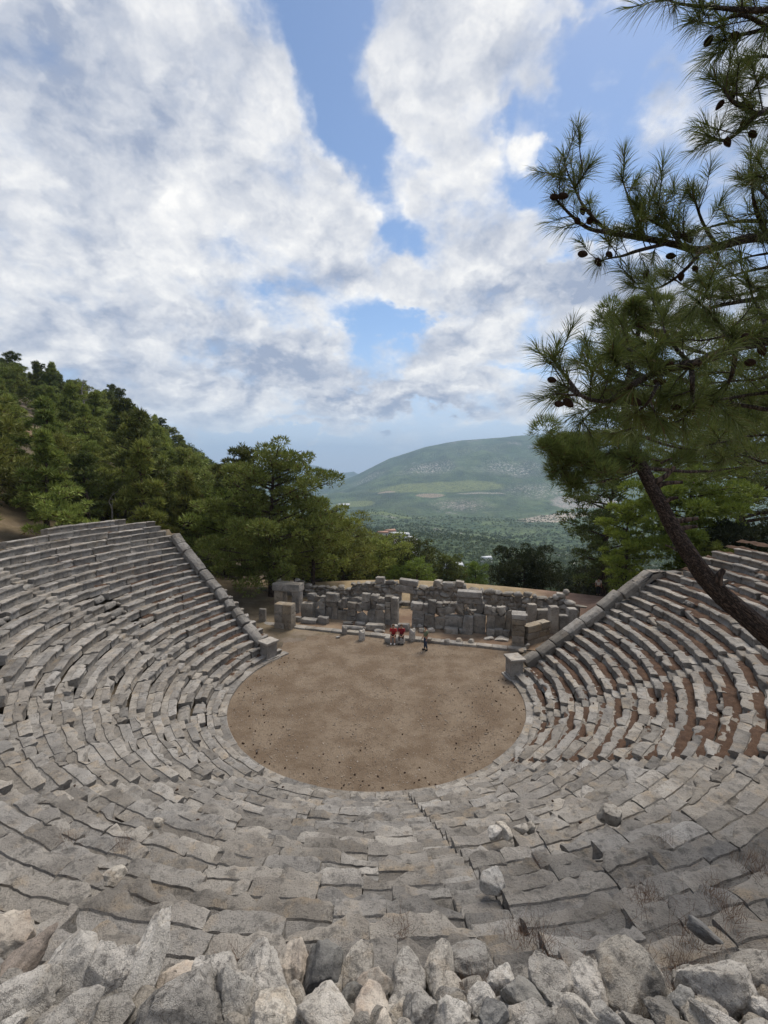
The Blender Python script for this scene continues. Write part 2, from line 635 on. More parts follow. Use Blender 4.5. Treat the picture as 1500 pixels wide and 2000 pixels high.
# behind and beside the view, ordinary broken cloud
back = wt.ramp(sep.outputs[1], .25, -.1, 0.0, .35)
cover = wt.math('ADD', cover, back)
dens = wt.math('ADD', cover, wt.math('MULTIPLY', wt.math('SUBTRACT', n1, .5), 3.0))
dens = wt.math('ADD', dens, wt.math('MULTIPLY', wt.math('SUBTRACT', bl, .22), 1.0))
dens = wt.math('ADD', dens, wt.math('MULTIPLY', wt.math('SUBTRACT', n2, .5), .45))
alpha = wt.ramp(dens, -.05, .85)
n1s = wt.noise(wt.vmath('ADD', DK, (.03, .05, 0)), 4.2, 9, .58, .25)
relief = wt.math('MULTIPLY', wt.math('SUBTRACT', n1, n1s), 1.8)
relief = wt.math('ADD', relief, wt.math('MULTIPLY', wt.math('SUBTRACT', bl, bls), 2.4))
shade = wt.math('ADD', wt.math('SUBTRACT', .60, wt.math('MULTIPLY', total(GREY), .55)), relief)
shade = wt.math('ADD', shade, wt.math('MULTIPLY', wt.math('SUBTRACT', n2, .5), .35))
shade = wt.math('ADD', shade, wt.ramp(dens, .4, .9, .12, -.05))
ccol = wt.mix(wt.ramp(shade, .0, 1.0, smooth=False), (2.5, 2.9, 3.8), (7.2, 7.1, 6.9))
skyc = wt.mix(1.0, sky.outputs[0], (.98, .98, .96), 'MULTIPLY')
skyc = wt.mix(wt.ramp(sep.outputs[2], .0, .30, .85, .0), skyc, (4.1, 4.7, 5.9))
wt.put(bg.inputs['Color'], wt.mix(wt.math('MULTIPLY', alpha, wt.ramp(sep.outputs[2], .0, .14, .35, 1.0)), skyc, ccol))
bg.inputs['Strength'].default_value = 0.1
w.cycles.sampling_method = 'MANUAL'
w.cycles.sample_map_resolution = 512
# ------------------------------------------------------------------ theatre frame
CX, CY = -.37, 23.6
R0, RW, RH = 7.63, .603, .338          # orchestra radius, depth and height of one row
NROW = 24


def rrow(k):
    return R0 + RW * (k - .5)


def pt(R, a, z):
    a = np.radians(a)
    return np.stack(np.broadcast_arrays(CX + R * np.sin(a), CY + R * np.cos(a), z), -1)


def pol(x, y):
    return np.hypot(x - CX, y - CY), np.degrees(np.arctan2(x - CX, y - CY)) % 360


def slope(px, py, dz=0.0):
    """point of the seating slope (raised by dz) under a pixel"""
    best = None
    for k in np.arange(0, 27, .05):
        P = G(px, py, RH * k + dz)
        e = abs(math.hypot(P[0] - CX, P[1] - CY) - (R0 + RW * (k - .5)))
        if best is None or e < best[0]:
            best = (e, k, P)
    return best[2], best[1]


A_R, A_L = 78.0, 308.0                   # seating runs clockwise from the right wall to the left wall
AISLES = [110.5, 141.0, 173.6, 210.5, 240.5, 270.0]
AW = .36


def a_right(k):
    return np.where(k <= 17.4, A_R, A_R + 1.0 + (k - 17) * .35)


def a_left(k):
    return 309.3 - (k / 20.0) * 4.0


# ------------------------------------------------------------------ ground
EL = np.array([(-2000, 1010), (480, 985), (560, 975), (600, 965), (640, 950), (700, 925), (760, 895), (830, 872), (900, 860), (1000, 852), (1090, 845), (1200, 838), (1350, 845), (1500, 862), (2600, 900)], float)
EU = np.array([ray(x, y)[0] / ray(x, y)[1] for x, y in EL])
EE = np.array([ray(x, y)[2] / ray(x, y)[1] for x, y in EL])
FL = np.array([(300, 960), (480, 940), (540, 915), (590, 905), (620, 910), (660, 925), (690, 921), (720, 935), (2000, 960)], float)
FU = np.array([ray(x, y)[0] / ray(x, y)[1] for x, y in FL])
FE = np.array([ray(x, y)[2] / ray(x, y)[1] for x, y in FL])
FWD_D = np.array([0, 46.5, 58, 75, 100, 160, 250, 400, 700, 1000, 1500, 2000, 2600, 40000], float)
FWD_Z = np.array([0, 0, -4.0, -9, -18, -38, -64, -94, -130, -160, -188, -203, -205, -205], float)


def hill(x, y):
    D = np.hypot(x, y)
    u = x / np.maximum(y, 1.0)
    u = np.where(y < 1, np.sign(x) * 5, np.clip(u, -5, 5))
    fade = sst(600, 220, D)
    left = .43 * np.minimum(np.log1p(np.exp(np.clip((-x - 15) / 3.0, -30, 30))) * 3.0, 120) * fade
    wgt = .15 + .85 * sst(-.58, .0, u)
    z = left + np.interp(D, FWD_D, FWD_Z) * np.where(D < 500, wgt, wgt + (1 - wgt) * sst(500, 900, D))
    z = z + 5.0 * sst(15, 21, x) * sst(41, 31, y) + .4 * sst(9.0, 10.6, (x + 8.96) * .299 + (y - 34.75) * .954) * sst(60, 50, y) * np.exp(-((x - 1) / 11.0) ** 2)
    # behind and round the seating: the stadium terrace
    a = np.arctan2(x - CX, y - CY)
    back = sst(.25, -.35, np.cos(a))
    R = np.hypot(x - CX, y - CY)
    side = np.where(x < 0, 8.0, 7.3)
    near = sst(22.0, 25.6, R) * sst(150 / 180 * np.pi, 176 / 180 * np.pi, np.abs(a)) * 2.1
    zb = side + near + np.maximum(0, R - 26) * np.where(x < 0, .33, .05)
    z = z * (1 - back) + np.where(D < 400, zb, 8) * back
    # far relief
    P = np.stack([x / 420.0, y / 420.0, np.zeros_like(x)], -1)
    nz = fbm(P, 5)
    z = z + nz * sst(150, 900, D) * np.minimum(D * .05, 60) * sst(4800, 3600, D)
    Yd = np.maximum(y, 1)
    ridge = fbm(np.stack([x / 1500.0, y / 1500.0, np.zeros_like(x) + 3], -1), 5)
    crest = CAMZ + np.interp(u, EU, EE) * 5000
    s = np.clip((Yd - 2300) / 2700, 0, 1)
    s = (.55 * s + .45 * s * s * (3 - 2 * s))
    gul = np.abs(fbm(np.stack([x / 330.0, y / 800.0, np.zeros_like(x) + 8], -1), 4))
    zm = -205 + (crest + 205) * s + (ridge * 330 + nz * 150 - (gul - .15) * 260) * s * (1 - s)
    zm = np.where(Yd > 5000, crest - (Yd - 5000) * .22, zm)
    farc = CAMZ + np.interp(u, FU, FE) * 9000
    zf = -300 + (farc + 300) * sst(6500, 9000, Yd) - np.maximum(0, Yd - 9000) * .2
    z = np.where((Yd > 2300) & (y > 0), np.maximum(np.maximum(zm, zf), -400), z)
    return z


def ground(x, y):
    x = np.asarray(x, float)
    y = np.asarray(y, float)
    R, a = pol(x, y)
    z = hill(x, y)
    k = (R - R0) / RW + .5
    inc = (a > A_R - 1) & (a < A_L + 1)
    zs = np.clip(RH * np.floor(k), 0, None) - .75
    zs = np.where(R < R0 + .3, -.12, zs)
    top = np.where(x < 0, 22.0, 20.6)
    bl = sst(0, 1.6, R - top)
    z = np.where(inc & (R < top + 1.6), np.minimum(zs, RH * 23 - .6) * (1 - bl) + z * bl, z)
    z = np.where((~inc) & (R < 9), -.12, z)
    return z


rr = np.concatenate([[.2, .8], 1.6 * (14000 / 1.6) ** np.linspace(0, 1, 330)])
aa = np.concatenate([np.linspace(-180, -58, 50, endpoint=False), np.linspace(-58, 58, 520, endpoint=False), np.linspace(58, 180, 50, endpoint=False)])
AA, RR = np.meshgrid(np.radians(aa), rr)
TX, TY = RR * np.sin(AA), RR * np.cos(AA)
TZ = ground(TX, TY)
nr, na = TX.shape
i = np.arange(nr - 1)[:, None] * na
j = np.arange(na)[None]
j2 = (j + 1) % na
mb = MB()
mb.add(np.stack([TX, TY, TZ], -1).reshape(-1, 3), np.stack([i + j, i + na + j, i + na + j2, i + j2], -1).reshape(-1, 4))


def terrain_mat():
    m, nt, b = newmat('terrain')
    g = nt.node('ShaderNodeNewGeometry')
    P = g.outputs['Position']
    at_ = nt.node('ShaderNodeAttribute', attribute_name='zone')
    sp = nt.node('ShaderNodeSeparateColor')
    nt.l.new(at_.outputs['Color'], sp.inputs[0])
    dry, red, far = sp.outputs[0], sp.outputs[1], sp.outputs[2]
    n_m = nt.noise(P, .8, 6, .65)
    n_f = nt.noise(P, 9, 5, .7)
    # forest floor
    c = nt.mix(nt.ramp(n_m, .35, .65), (.07, .055, .038), (.13, .105, .075))
    c = nt.mix(nt.math('MULTIPLY', nt.ramp(nt.noise(P, .25, 4, .6), .5, .62), .7), c, (.20, .165, .14))
    drc = nt.mix(nt.ramp(n_m, .3, .7), (.20, .15, .09), (.31, .24, .145))
    redc = nt.mix(nt.ramp(n_m, .3, .7), (.15, .088, .06), (.235, .155, .115))
    c = nt.mix(dry, c, drc)
    c = nt.mix(red, c, redc)
    c = nt.mix(nt.math('MULTIPLY', nt.ramp(n_f, .5, .7), .4), c, (.05, .04, .03))
    # far woods: tree-sized crowns, clearings, rock
    sc = nt.vmath('MULTIPLY', P, (1, 1, 1.6))
    v = nt.vor(sc, 1 / 11.0)
    vc = nt.vor(sc, 1 / 11.0, out='Color')
    sv_ = nt.node('ShaderNodeSeparateColor')
    nt.l.new(vc, sv_.inputs[0])
    tree = nt.mix(sv_.outputs[0], (.020, .036, .014), (.050, .070, .026))
    ng = nt.noise(P, 1 / 420.0, 6, .62)
    grass = nt.mix(nt.noise(P, 1 / 60.0, 4, .6), (.10, .125, .045), (.15, .165, .075))
    fc = nt.mix(nt.ramp(nt.noise(P, 1 / 160.0, 5, .6), .44, .64), tree, nt.mix(.5, tree, (.075, .095, .04)))
    fc = nt.mix(1.0, fc, nt.mix(nt.noise(P, 1 / 60.0, 7, .75), (-.5, -.5, -.5), (2.5, 2.5, 2.5)), 'MULTIPLY')
    fc = nt.mix(nt.math('MULTIPLY', nt.ramp(ng, .60, .70), nt.ramp(nt.noise(P, 1 / 45.0, 5, .65), .40, .55)), fc, grass)
    fc = nt.mix(1.0, fc, nt.mix(nt.noise(nt.vmath('MULTIPLY', P, (1, .5, .7)), 1 / 240.0, 5, .6), (-.4, -.4, -.4), (2.4, 2.4, 2.4)), 'MULTIPLY')
    rockm = nt.math('MULTIPLY', nt.ramp(nt.noise(nt.vmath('ADD', P, (900, 300, 0)), 1 / 330.0, 6, .68), .60, .66), nt.ramp(nt.noise(P, 1 / 22.0, 5, .75), .48, .58))
    fc = nt.mix(rockm, fc, (.27, .245, .215))
    c = nt.mix(far, c, fc)
    # bare patches and meadows that stand at known places
    for (cx, cy, rx, ry, rot, col, jag) in PATCH:
        mp = nt.node('ShaderNodeMapping', vector_type='TEXTURE')
        mp.inputs['Location'].default_value = (cx, cy, 0)
        mp.inputs['Rotation'].default_value = (0, 0, R_(rot))
        mp.inputs['Scale'].default_value = (rx, ry, 1e6)
        nz = nt.vmath('SCALE', nt.vmath('SUBTRACT', nt.noise(P, 4.0 / (rx + ry), 6, .65, out='Color'), (.5, .5, .5)), scale=jag * (rx + ry))
        nt.put(mp.inputs['Vector'], nt.vmath('ADD', P, nz))
        L = nt.vmath('LENGTH', mp.outputs[0])
        soft = jag >= .4
        f = nt.ramp(L, .2 if soft else .80, 1.0, 1, 0)
        dot = nt.ramp(nt.noise(nt.vmath('MULTIPLY', P, (1, .45, .6)), 44.0 / (rx + ry), 6, .75), .50, .57) if soft else nt.ramp(nt.noise(P, 30.0 / (rx + ry), 5, .7), .38, .52)
        cc = nt.mix(nt.noise(P, 14.0 / (rx + ry), 5, .7), [q * .7 for q in col], [q * 1.25 for q in col])
        c = nt.mix(nt.math('MULTIPLY', f, nt.math('MULTIPLY', dot, .95)), c, cc)
    nt.put(b.inputs['Base Color'], c)
    hn = nt.math('ADD', nt.math('MULTIPLY', n_m, .12), nt.math('MULTIPLY', n_f, .04))
    hf = nt.math('MULTIPLY', nt.math('SUBTRACT', .7, v), 7.0)
    h = nt.math('ADD', nt.math('MULTIPLY', hn, nt.math('SUBTRACT', 1.0, far)), nt.math('MULTIPLY', hf, far))
    nt.put(b.inputs['Normal'], nt.bump(h, 1.0, 1.0))
    return m


def hitg(px, py, t0=10):
    """where a pixel's sight line meets the ground"""
    d = ray(px, py)
    t = np.concatenate([np.linspace(t0, 400, 1500), np.linspace(400, 7000, 4000)])
    x, y, z = d[0] * t, d[1] * t, CAMZ + d[2] * t
    below = z < hill(x, y)
    q = int(np.argmax(below)) if below.any() else len(t) - 1
    return np.array([x[q], y[q], z[q]])


PATCH = []
for (px0, py0, px1, py1, rx, ry, rot, col, jag) in [
        (1100, 1003, 0, 0, 210, 170, 20, (.42, .35, .28), .14), (1150, 985, 0, 0, 200, 220, 0, (.34, .30, .265), .2),
        (1090, 1082, 0, 0, 28, 22, 0, (.30, .27, .24), .2), (1035, 1098, 0, 0, 16, 10, 0, (.27, .25, .22), .2),
        (860, 952, 0, 0, 430, 170, -4, (.17, .19, .06), .12), (770, 1005, 0, 0, 150, 70, 10, (.15, .18, .055), .15), (690, 985, 0, 0, 130, 120, 30, (.16, .18, .06), .18),
        (840, 968, 0, 0, 90, 60, 0, (.32, .24, .17), .12), (755, 961, 0, 0, 60, 40, 0, (.34, .27, .2), .15), (940, 963, 0, 0, 160, 22, -4, (.30, .27, .22), .15),
        (838, 915, 0, 0, 300, 330, 0, (.40, .37, .33), .4), (990, 920, 0, 0, 320, 360, 0, (.36, .34, .30), .4), (720, 935, 0, 0, 200, 250, 0, (.34, .32, .28), .4), (900, 985, 0, 0, 250, 180, 0, (.30, .26, .21), .4), (930, 880, 0, 0, 400, 300, 0, (.16, .18, .09), .4), (1060, 960, 0, 0, 260, 260, 0, (.33, .31, .27), .4)]:
    q = hitg(px0, py0)
    PATCH.append((q[0], q[1], rx, ry, rot, col, jag))
M['terrain'] = terrain_mat()
ter = mb.build('terrain', M['terrain'], None, 180)
tag(ter, kind='structure')
Dg = np.hypot(TX, TY)
Rg, Ag = pol(TX, TY)
dry = sst(5, 0, np.abs(Rg - 25)) * (Ag > 180) * (TY < 45) + 1.0 * sst(30, 36, TY) * sst(62, 54, TY) * sst(20, 12, np.abs(TX - 1)) * sst(-.35, -.2, TX / np.maximum(TY, 1)) + sst(5, 0, np.abs(Rg - 24)) * (Ag < 180) * (Ag > 60) * (TY < 40) * .7
red = sst(12, 17, TX) * sst(31, 36, TY) * sst(58, 50, TY) + (Rg < 9) * .6 + ((Ag > 78) & (Ag < 140) & (Rg < 22)) * .6
patch = (fbm(np.stack([TX / 22., TY / 22., TX * 0], -1), 3) > .12) & (TX < -40) & (Dg < 200)
red = np.maximum(red, patch * .8)
BARE = [hitg(88, 862), hitg(10, 985), hitg(60, 845)]
for q in BARE:
    dry = np.maximum(dry, np.exp(-(((TX - q[0]) / 8) ** 2 + ((TY - q[1]) / 8) ** 2)))
far = sst(58, 110, Dg) * sst(-.45, -.25, TX / np.maximum(TY, 1)) * (TY > 0)
far = np.maximum(far, sst(130, 260, Dg))
ca = ter.data.color_attributes.new('zone', 'FLOAT_COLOR', 'POINT')
ca.data.foreach_set('color', np.stack([np.clip(dry, 0, 1), np.clip(red, 0, 1), far, np.ones_like(far)], -1).astype(np.float32).ravel())

# orchestra floor: one gently uneven sheet
th = np.linspace(0, 2 * np.pi, 160, endpoint=False)
rad = np.concatenate([np.linspace(.1, 1, 40)])
mb = MB()
V = []
for q in rad:
    for t in th:
        rmax = 7.75
        x, y = math.sin(t), math.cos(t)
        if math.cos(t) > .25:
            rmax = 7.75 + 6.5 * float(sst(.25, .8, math.cos(t)))
        V.append((CX + x * rmax * q, CY + y * rmax * q, 0))
V = np.array(V)
V[:, 2] = .02 + .03 * fbm(np.stack([V[:, 0] * .6, V[:, 1] * .6, V[:, 0] * 0], -1), 3)
n = len(th)
i = np.arange(len(rad) - 1)[:, None] * n
j = np.arange(n)[None]
mb.add(V, np.stack([i + j, i + (j + 1) % n, i + n + (j + 1) % n, i + n + j], -1).reshape(-1, 4)[:, ::-1])
mb.add(V[:n], [list(range(n))])
o = mb.build('orchestra_floor', M['orch'], None, 180)
tag(o, kind='structure')

# ------------------------------------------------------------------ seating
theatre = empty('ancient_theatre', (CX, CY, 0))
bpy.context.view_layer.update()
tag(theatre, 'grey limestone seating tiers of an ancient theatre curving round the brown orchestra floor', 'theatre')


def adopt(o, root):
    """parent o, whose mesh is in world coordinates, under root"""
    o.parent = root
    o.matrix_parent_inverse = root.matrix_basis.inverted() if root.parent is None else (root.parent.matrix_basis @ root.matrix_parent_inverse.inverted() if False else root.matrix_basis).inverted()
    return o


PROFILE = np.array([(.075, -.40), (.07, -.15), (.055, -.105), (.012, -.085), (.0, -.05), (.004, -.012), (.022, 0), (.075, .003), (.14, .003), (.22, .0), (.30, 0), (.345, -.004), (.365, -.035), (.44, -.045), (.54, -.045), (.66, -.045), (.66, -.40)])
NPF = len(PROFILE)


def seat_block(k, a0, a1, r, seg, dmg):
    R = rrow(k)
    n = max(2, int(np.radians(a1 - a0) * R / seg)) + 1
    a = np.linspace(a0, a1, n)
    s = np.radians(a) * R
    o = r.uniform(-90, 90)
    dr, dz = PROFILE[:, 0], PROFILE[:, 1]
    amp = dmg
    c1 = np.clip(pn(np.stack([s * 1.5 + o, s * 0 + k * 3.1, s * 0], -1)) + .10, 0, None) * amp * 2.0
    c2 = np.clip(pn(np.stack([s * 4.5 + o, s * 0 + k * 3.1, s * 0 + 5], -1)) + .1, 0, None) * amp * .8
    c3 = pn(np.stack([s * 13 + o, s * 0 + k, s * 0 + 9], -1)) * (.010 + amp * .10)
    c = np.clip(c1 + c2 + c3, -.015, .36)
    # worn ends
    e = np.minimum(np.abs(s - s[0]), np.abs(s - s[-1]))
    c = c + r.uniform(0, .07) * np.exp(-(e / .09) ** 2)
    fr = np.clip(1 - dr / .50, 0, 1)
    low = np.clip((dz + .40) / .25, 0, 1)
    DR = dr[None] + c[:, None] * fr[None] * (.35 + .65 * low[None])
    DZ = dz[None] - (c[:, None] * .42) * (fr ** 3)[None] * low[None]
    Rr = R + DR + r.normal(0, .030)
    top = (dz > -.1)
    nz = pn(np.stack([np.repeat(s[:, None], NPF, 1) * 3 + o, np.repeat(dr[None], n, 0) * 4, np.zeros((n, NPF)) + k], -1))
    nz2 = pn(np.stack([np.repeat(s[:, None], NPF, 1) * 9 + o, np.repeat(dr[None], n, 0) * 9, np.zeros((n, NPF)) + k + 7], -1))
    tl, tr_ = r.normal(0, .009), r.normal(.01, .03)
    sm = s - s.mean()
    Z = RH * k + DZ + r.normal(0, .020) + top[None] * (nz * .020 + nz2 * .011) + (sm[:, None] * tl) + (.3 - DR) * tr_ * top[None]
    skew0, skew1 = r.normal(0, .015), r.normal(0, .015)
    tt = np.linspace(0, 1, n)[:, None]
    A = a[:, None] + np.degrees(((dr[None] - .3) * (skew0 * (1 - tt) + skew1 * tt) + nz2 * .012 * np.exp(-(e / .12) ** 2)[:, None]) / R)
    V = pt(Rr, A, Z).reshape(-1, 3)
    i = np.arange(n - 1)[:, None] * NPF
    j = np.arange(NPF)[None]
    j2 = (j + 1) % NPF
    F = np.stack([i + j, i + NPF + j, i + NPF + j2, i + j2], -1).reshape(-1, 4)[:, ::-1]
    caps = [list(range(NPF)), [(n - 1) * NPF + q for q in range(NPF)][::-1]]
    return V, F, caps


blocks = []                                # (row, a0, a1, V, F, caps, nearness)
gaps = []
rb = np.random.default_rng(5)
for k in range(1, NROW + 1):
    R = rrow(k) + .3
    a_s, a_e = float(a_right(k)), float(a_left(k))
    if k >= 22:
        a_s = 83.0
    cuts = [a_s] + AISLES + [a_e]
    for q in range(len(cuts) - 1):
        lo = cuts[q] + (np.degrees(AW / R) if q else 0)
        hi = cuts[q + 1] - (np.degrees(AW / R) if q < len(cuts) - 2 else 0)
        L = np.radians(hi - lo) * R
        nb = max(1, int(round(L / rb.uniform(1.0, 1.25))))
        wts = rb.uniform(.55, 1.6, nb)
        e = lo + (hi - lo) * np.concatenate([[0], np.cumsum(wts) / wts.sum()])
        for b_ in range(nb):
            am = (e[b_] + e[b_ + 1]) / 2
            if k == 24 and not 283 < am < 300:
                continue
            if k == 23 and am < 276:
                continue
            P = pt(R, am, RH * k)
            d = float(np.linalg.norm(P - np.array([0, 0, CAMZ])))
            if P[1] < 1.2 and abs(P[0]) < 9:
                continue
            left_far = am > 255
            pmiss = .010 if left_far else .018
            brk = (abs(am - 282 + k * .6) < 6 and k in (12, 13, 14, 10)) or (abs(am - 88 - (k - 12) * .8) < 6 and k in (13, 14, 15)) 
            if brk:
                pmiss = .40
            if d < 12.5:
                pmiss *= .2
            if rb.random() < pmiss and 1 < k < 23:
                gaps.append((k, e[b_], e[b_ + 1], d))
                continue
            dm = rb.choice([.03, .07, .11, .16], p=[.22, .32, .30, .16])
            if left_far and k > 8:
                dm *= .35
            elif am > 150 and am < 250:
                dm *= 1.25
            g = np.degrees(rb.uniform(.003, .013) / R)
            seg = .07 if d < 11 else (.11 if d < 18 else .2)
            V, F, caps = seat_block(k, e[b_] + g, e[b_ + 1] - g, rb, seg, dm)
            pj = proj(P)
            inview = pj[2] > 0 and -60 < pj[0] < 1560 and pj[1] < 1900
            area = abs(np.radians(e[b_ + 1] - e[b_]) * R) / max(d, 1) ** 2 if inview else 0
            blocks.append([k, V, F, caps, area])
order = sorted(range(len(blocks)), key=lambda q: -blocks[q][4])
solo = set(order[:100])
rows = {}
RUB = MB()
for k in range(1, NROW + 1):
    mb = rowmb = MB()
    for q, B in enumerate(blocks):
        if B[0] == k and q not in solo:
            nv = mb.n
            mb.add(B[1], B[2])
            for c in B[3]:
                mb.Fs.append(np.array([c]) + nv)
    for (kk, a0, a1, d) in gaps:
        if kk == k:
            for _ in range(rb.integers(3, 7)):
                mb = RUB
                s_ = rb.uniform(.14, .36)
                v, f = rock((s_ * 1.3, s_, s_ * .7), rb.integers(1e6), 2)
                v = v @ rotm(rb.normal(0, .3), rb.normal(0, .3), rb.uniform(0, 6)).T
                c_ = pt(rrow(k) + rb.uniform(.1, .55), rb.uniform(a0, a1), RH * k - .34 + s_ * .25)
                mb.add(v + c_, f)
            mb = RUB
            v, f = sbox((.5, np.radians(a1 - a0) * rrow(k) * rb.uniform(.5, .95), .3), rb.integers(1e6), .05, .03, .15)
            v = v @ rotm(rb.normal(0, .1), rb.normal(0, .12), -np.radians((a0 + a1) / 2) + np.pi / 2 + rb.normal(0, .1)).T
            mb.add(v + pt(rrow(k) + rb.uniform(.3, .42), (a0 + a1) / 2, RH * k - .42), f)
    o = rowmb.build('seat_row', M['seat'], None, 38)
    rows[k] = adopt(o, theatre)
for q in order[:100]:
    B = blocks[q]
    mb = MB()
    mb.add(B[1], B[2])
    for c in B[3]:
        mb.Fs.append(np.array([c]))
    o = mb.build('seat_block', M['seat'], None, 38)
    o.parent = rows[B[0]]
    o.matrix_parent_inverse = theatre.matrix_basis.inverted() @ theatre.matrix_basis

tag(RUB.build('seat_rubble', M['seat'], None, 38), 'broken stones filling the gaps in the seating rows', 'rubble', kind='stuff')
# low kerb round the orchestra
mb = MB()
a = A_R - 2
while a < A_L + 2:
    L = np.degrees(rb.uniform(.8, 1.5) / R0)
    n = 8
    an = np.linspace(a + .06, min(a + L, A_L + 3) - .06, n)
    pr = np.array([(0, -.2), (0, .09), (.02, .11), (.25, .115), (.5, .11), (.5, -.2)])
    V = pt(R0 + pr[None, :, 0] + rb.normal(0, .012), an[:, None], pr[None, :, 1] + rb.normal(0, .01)).reshape(-1, 3)
    m_ = len(pr)
    i = np.arange(n - 1)[:, None] * m_
    j = np.arange(m_)[None]
    mb.add(V, np.stack([i + j, i + (j + 1) % m_, i + m_ + (j + 1) % m_, i + m_ + j], -1).reshape(-1, 4))
    mb.Fs.append(np.array([list(range(m_))[::-1]]) + mb.n - len(V))
    mb.Fs.append(np.array([[(n - 1) * m_ + q for q in range(m_)]]) + mb.n - len(V))
    a += L
adopt(mb.build('orchestra_kerb', M['seat'], None, 30), theatre)

# radial stairs
for ai, a in enumerate(AISLES):
    mb = MB()
    for st in range(2, 2 * (NROW - 1)):
        kz = st / 2.0
        R = rrow(kz)
        if pt(R, a, 0)[1] < 1.5:
            continue
        v, f = sbox((2 * AW - .02, .40, .40), rb.integers(1e6), .035, .022, .04 if rb.random() < .5 else .1, 'm')
        v[:, 2] -= .40
        v = v @ rotm(rb.normal(0, .02), rb.normal(0, .03), -np.radians(a) + rb.normal(0, .02)).T
        mb.add(v + pt(R + .24, a, RH * kz - .17 + rb.normal(0, .02)), f)
    adopt(mb.build('stairway', M['seat'], None, 40), theatre)

# needle litter caught behind the seat fronts
mb = MB()
for k in range(1, NROW):
    R = rrow(k)
    a = np.arange(float(a_right(k)), float(a_left(k)), np.degrees(.09 / R))
    t = np.linspace(.20, .68, 9)
    A_, T_ = np.meshgrid(a, t, indexing='ij')
    X = pt(R + T_, A_, 0)
    nz = fbm(np.stack([X[..., 0] * 1.3, X[..., 1] * 1.3, X[..., 0] * 0 + k], -1), 4) + .35 * pn(np.stack([X[..., 0] * 8, X[..., 1] * 8, X[..., 0] * 0 + k], -1))
    wgt = 1.0 * sst(150, 135, A_) * sst(84, 96, A_ + (k > 12) * 6) * .72 + .5 * sst(96, 80, A_) + .62 * sst(284, 298, A_) * sst(17, 13, k) + .16
    wgt = np.where((A_ > 142) & (A_ < 280), -.25, wgt)
    cr = np.clip((T_ - .30) / .16, 0, 1)
    Z = RH * k - .085 + wgt * .085 * cr + nz * .085
    Z = np.where(T_ < .33, np.minimum(Z, RH * k - .012 + nz * .02 + (wgt - .8) * .05), Z)
    V = pt(R + T_, A_, Z).reshape(-1, 3)
    m_ = len(t)
    i = np.arange(len(a) - 1)[:, None] * m_
    j = np.arange(m_ - 1)[None]
    ok = (wgt > 0) & (np.min(np.abs(A_[..., None] - np.array(AISLES)), -1) * np.pi / 180 * R > AW - .06)
    F = np.stack([i + j, i + m_ + j, i + m_ + j + 1, i + j + 1], -1).reshape(-1, 4)
    mb.add(V, F[ok.ravel()[F].all(1)])
lit = mb.build('needle_litter', M['litter'], None, 180)
tag(lit, 'brown fallen pine needles gathered on the treads of the seating', 'needle litter', kind='stuff')

# ------------------------------------------------------------------ parapet walls with sloping copings


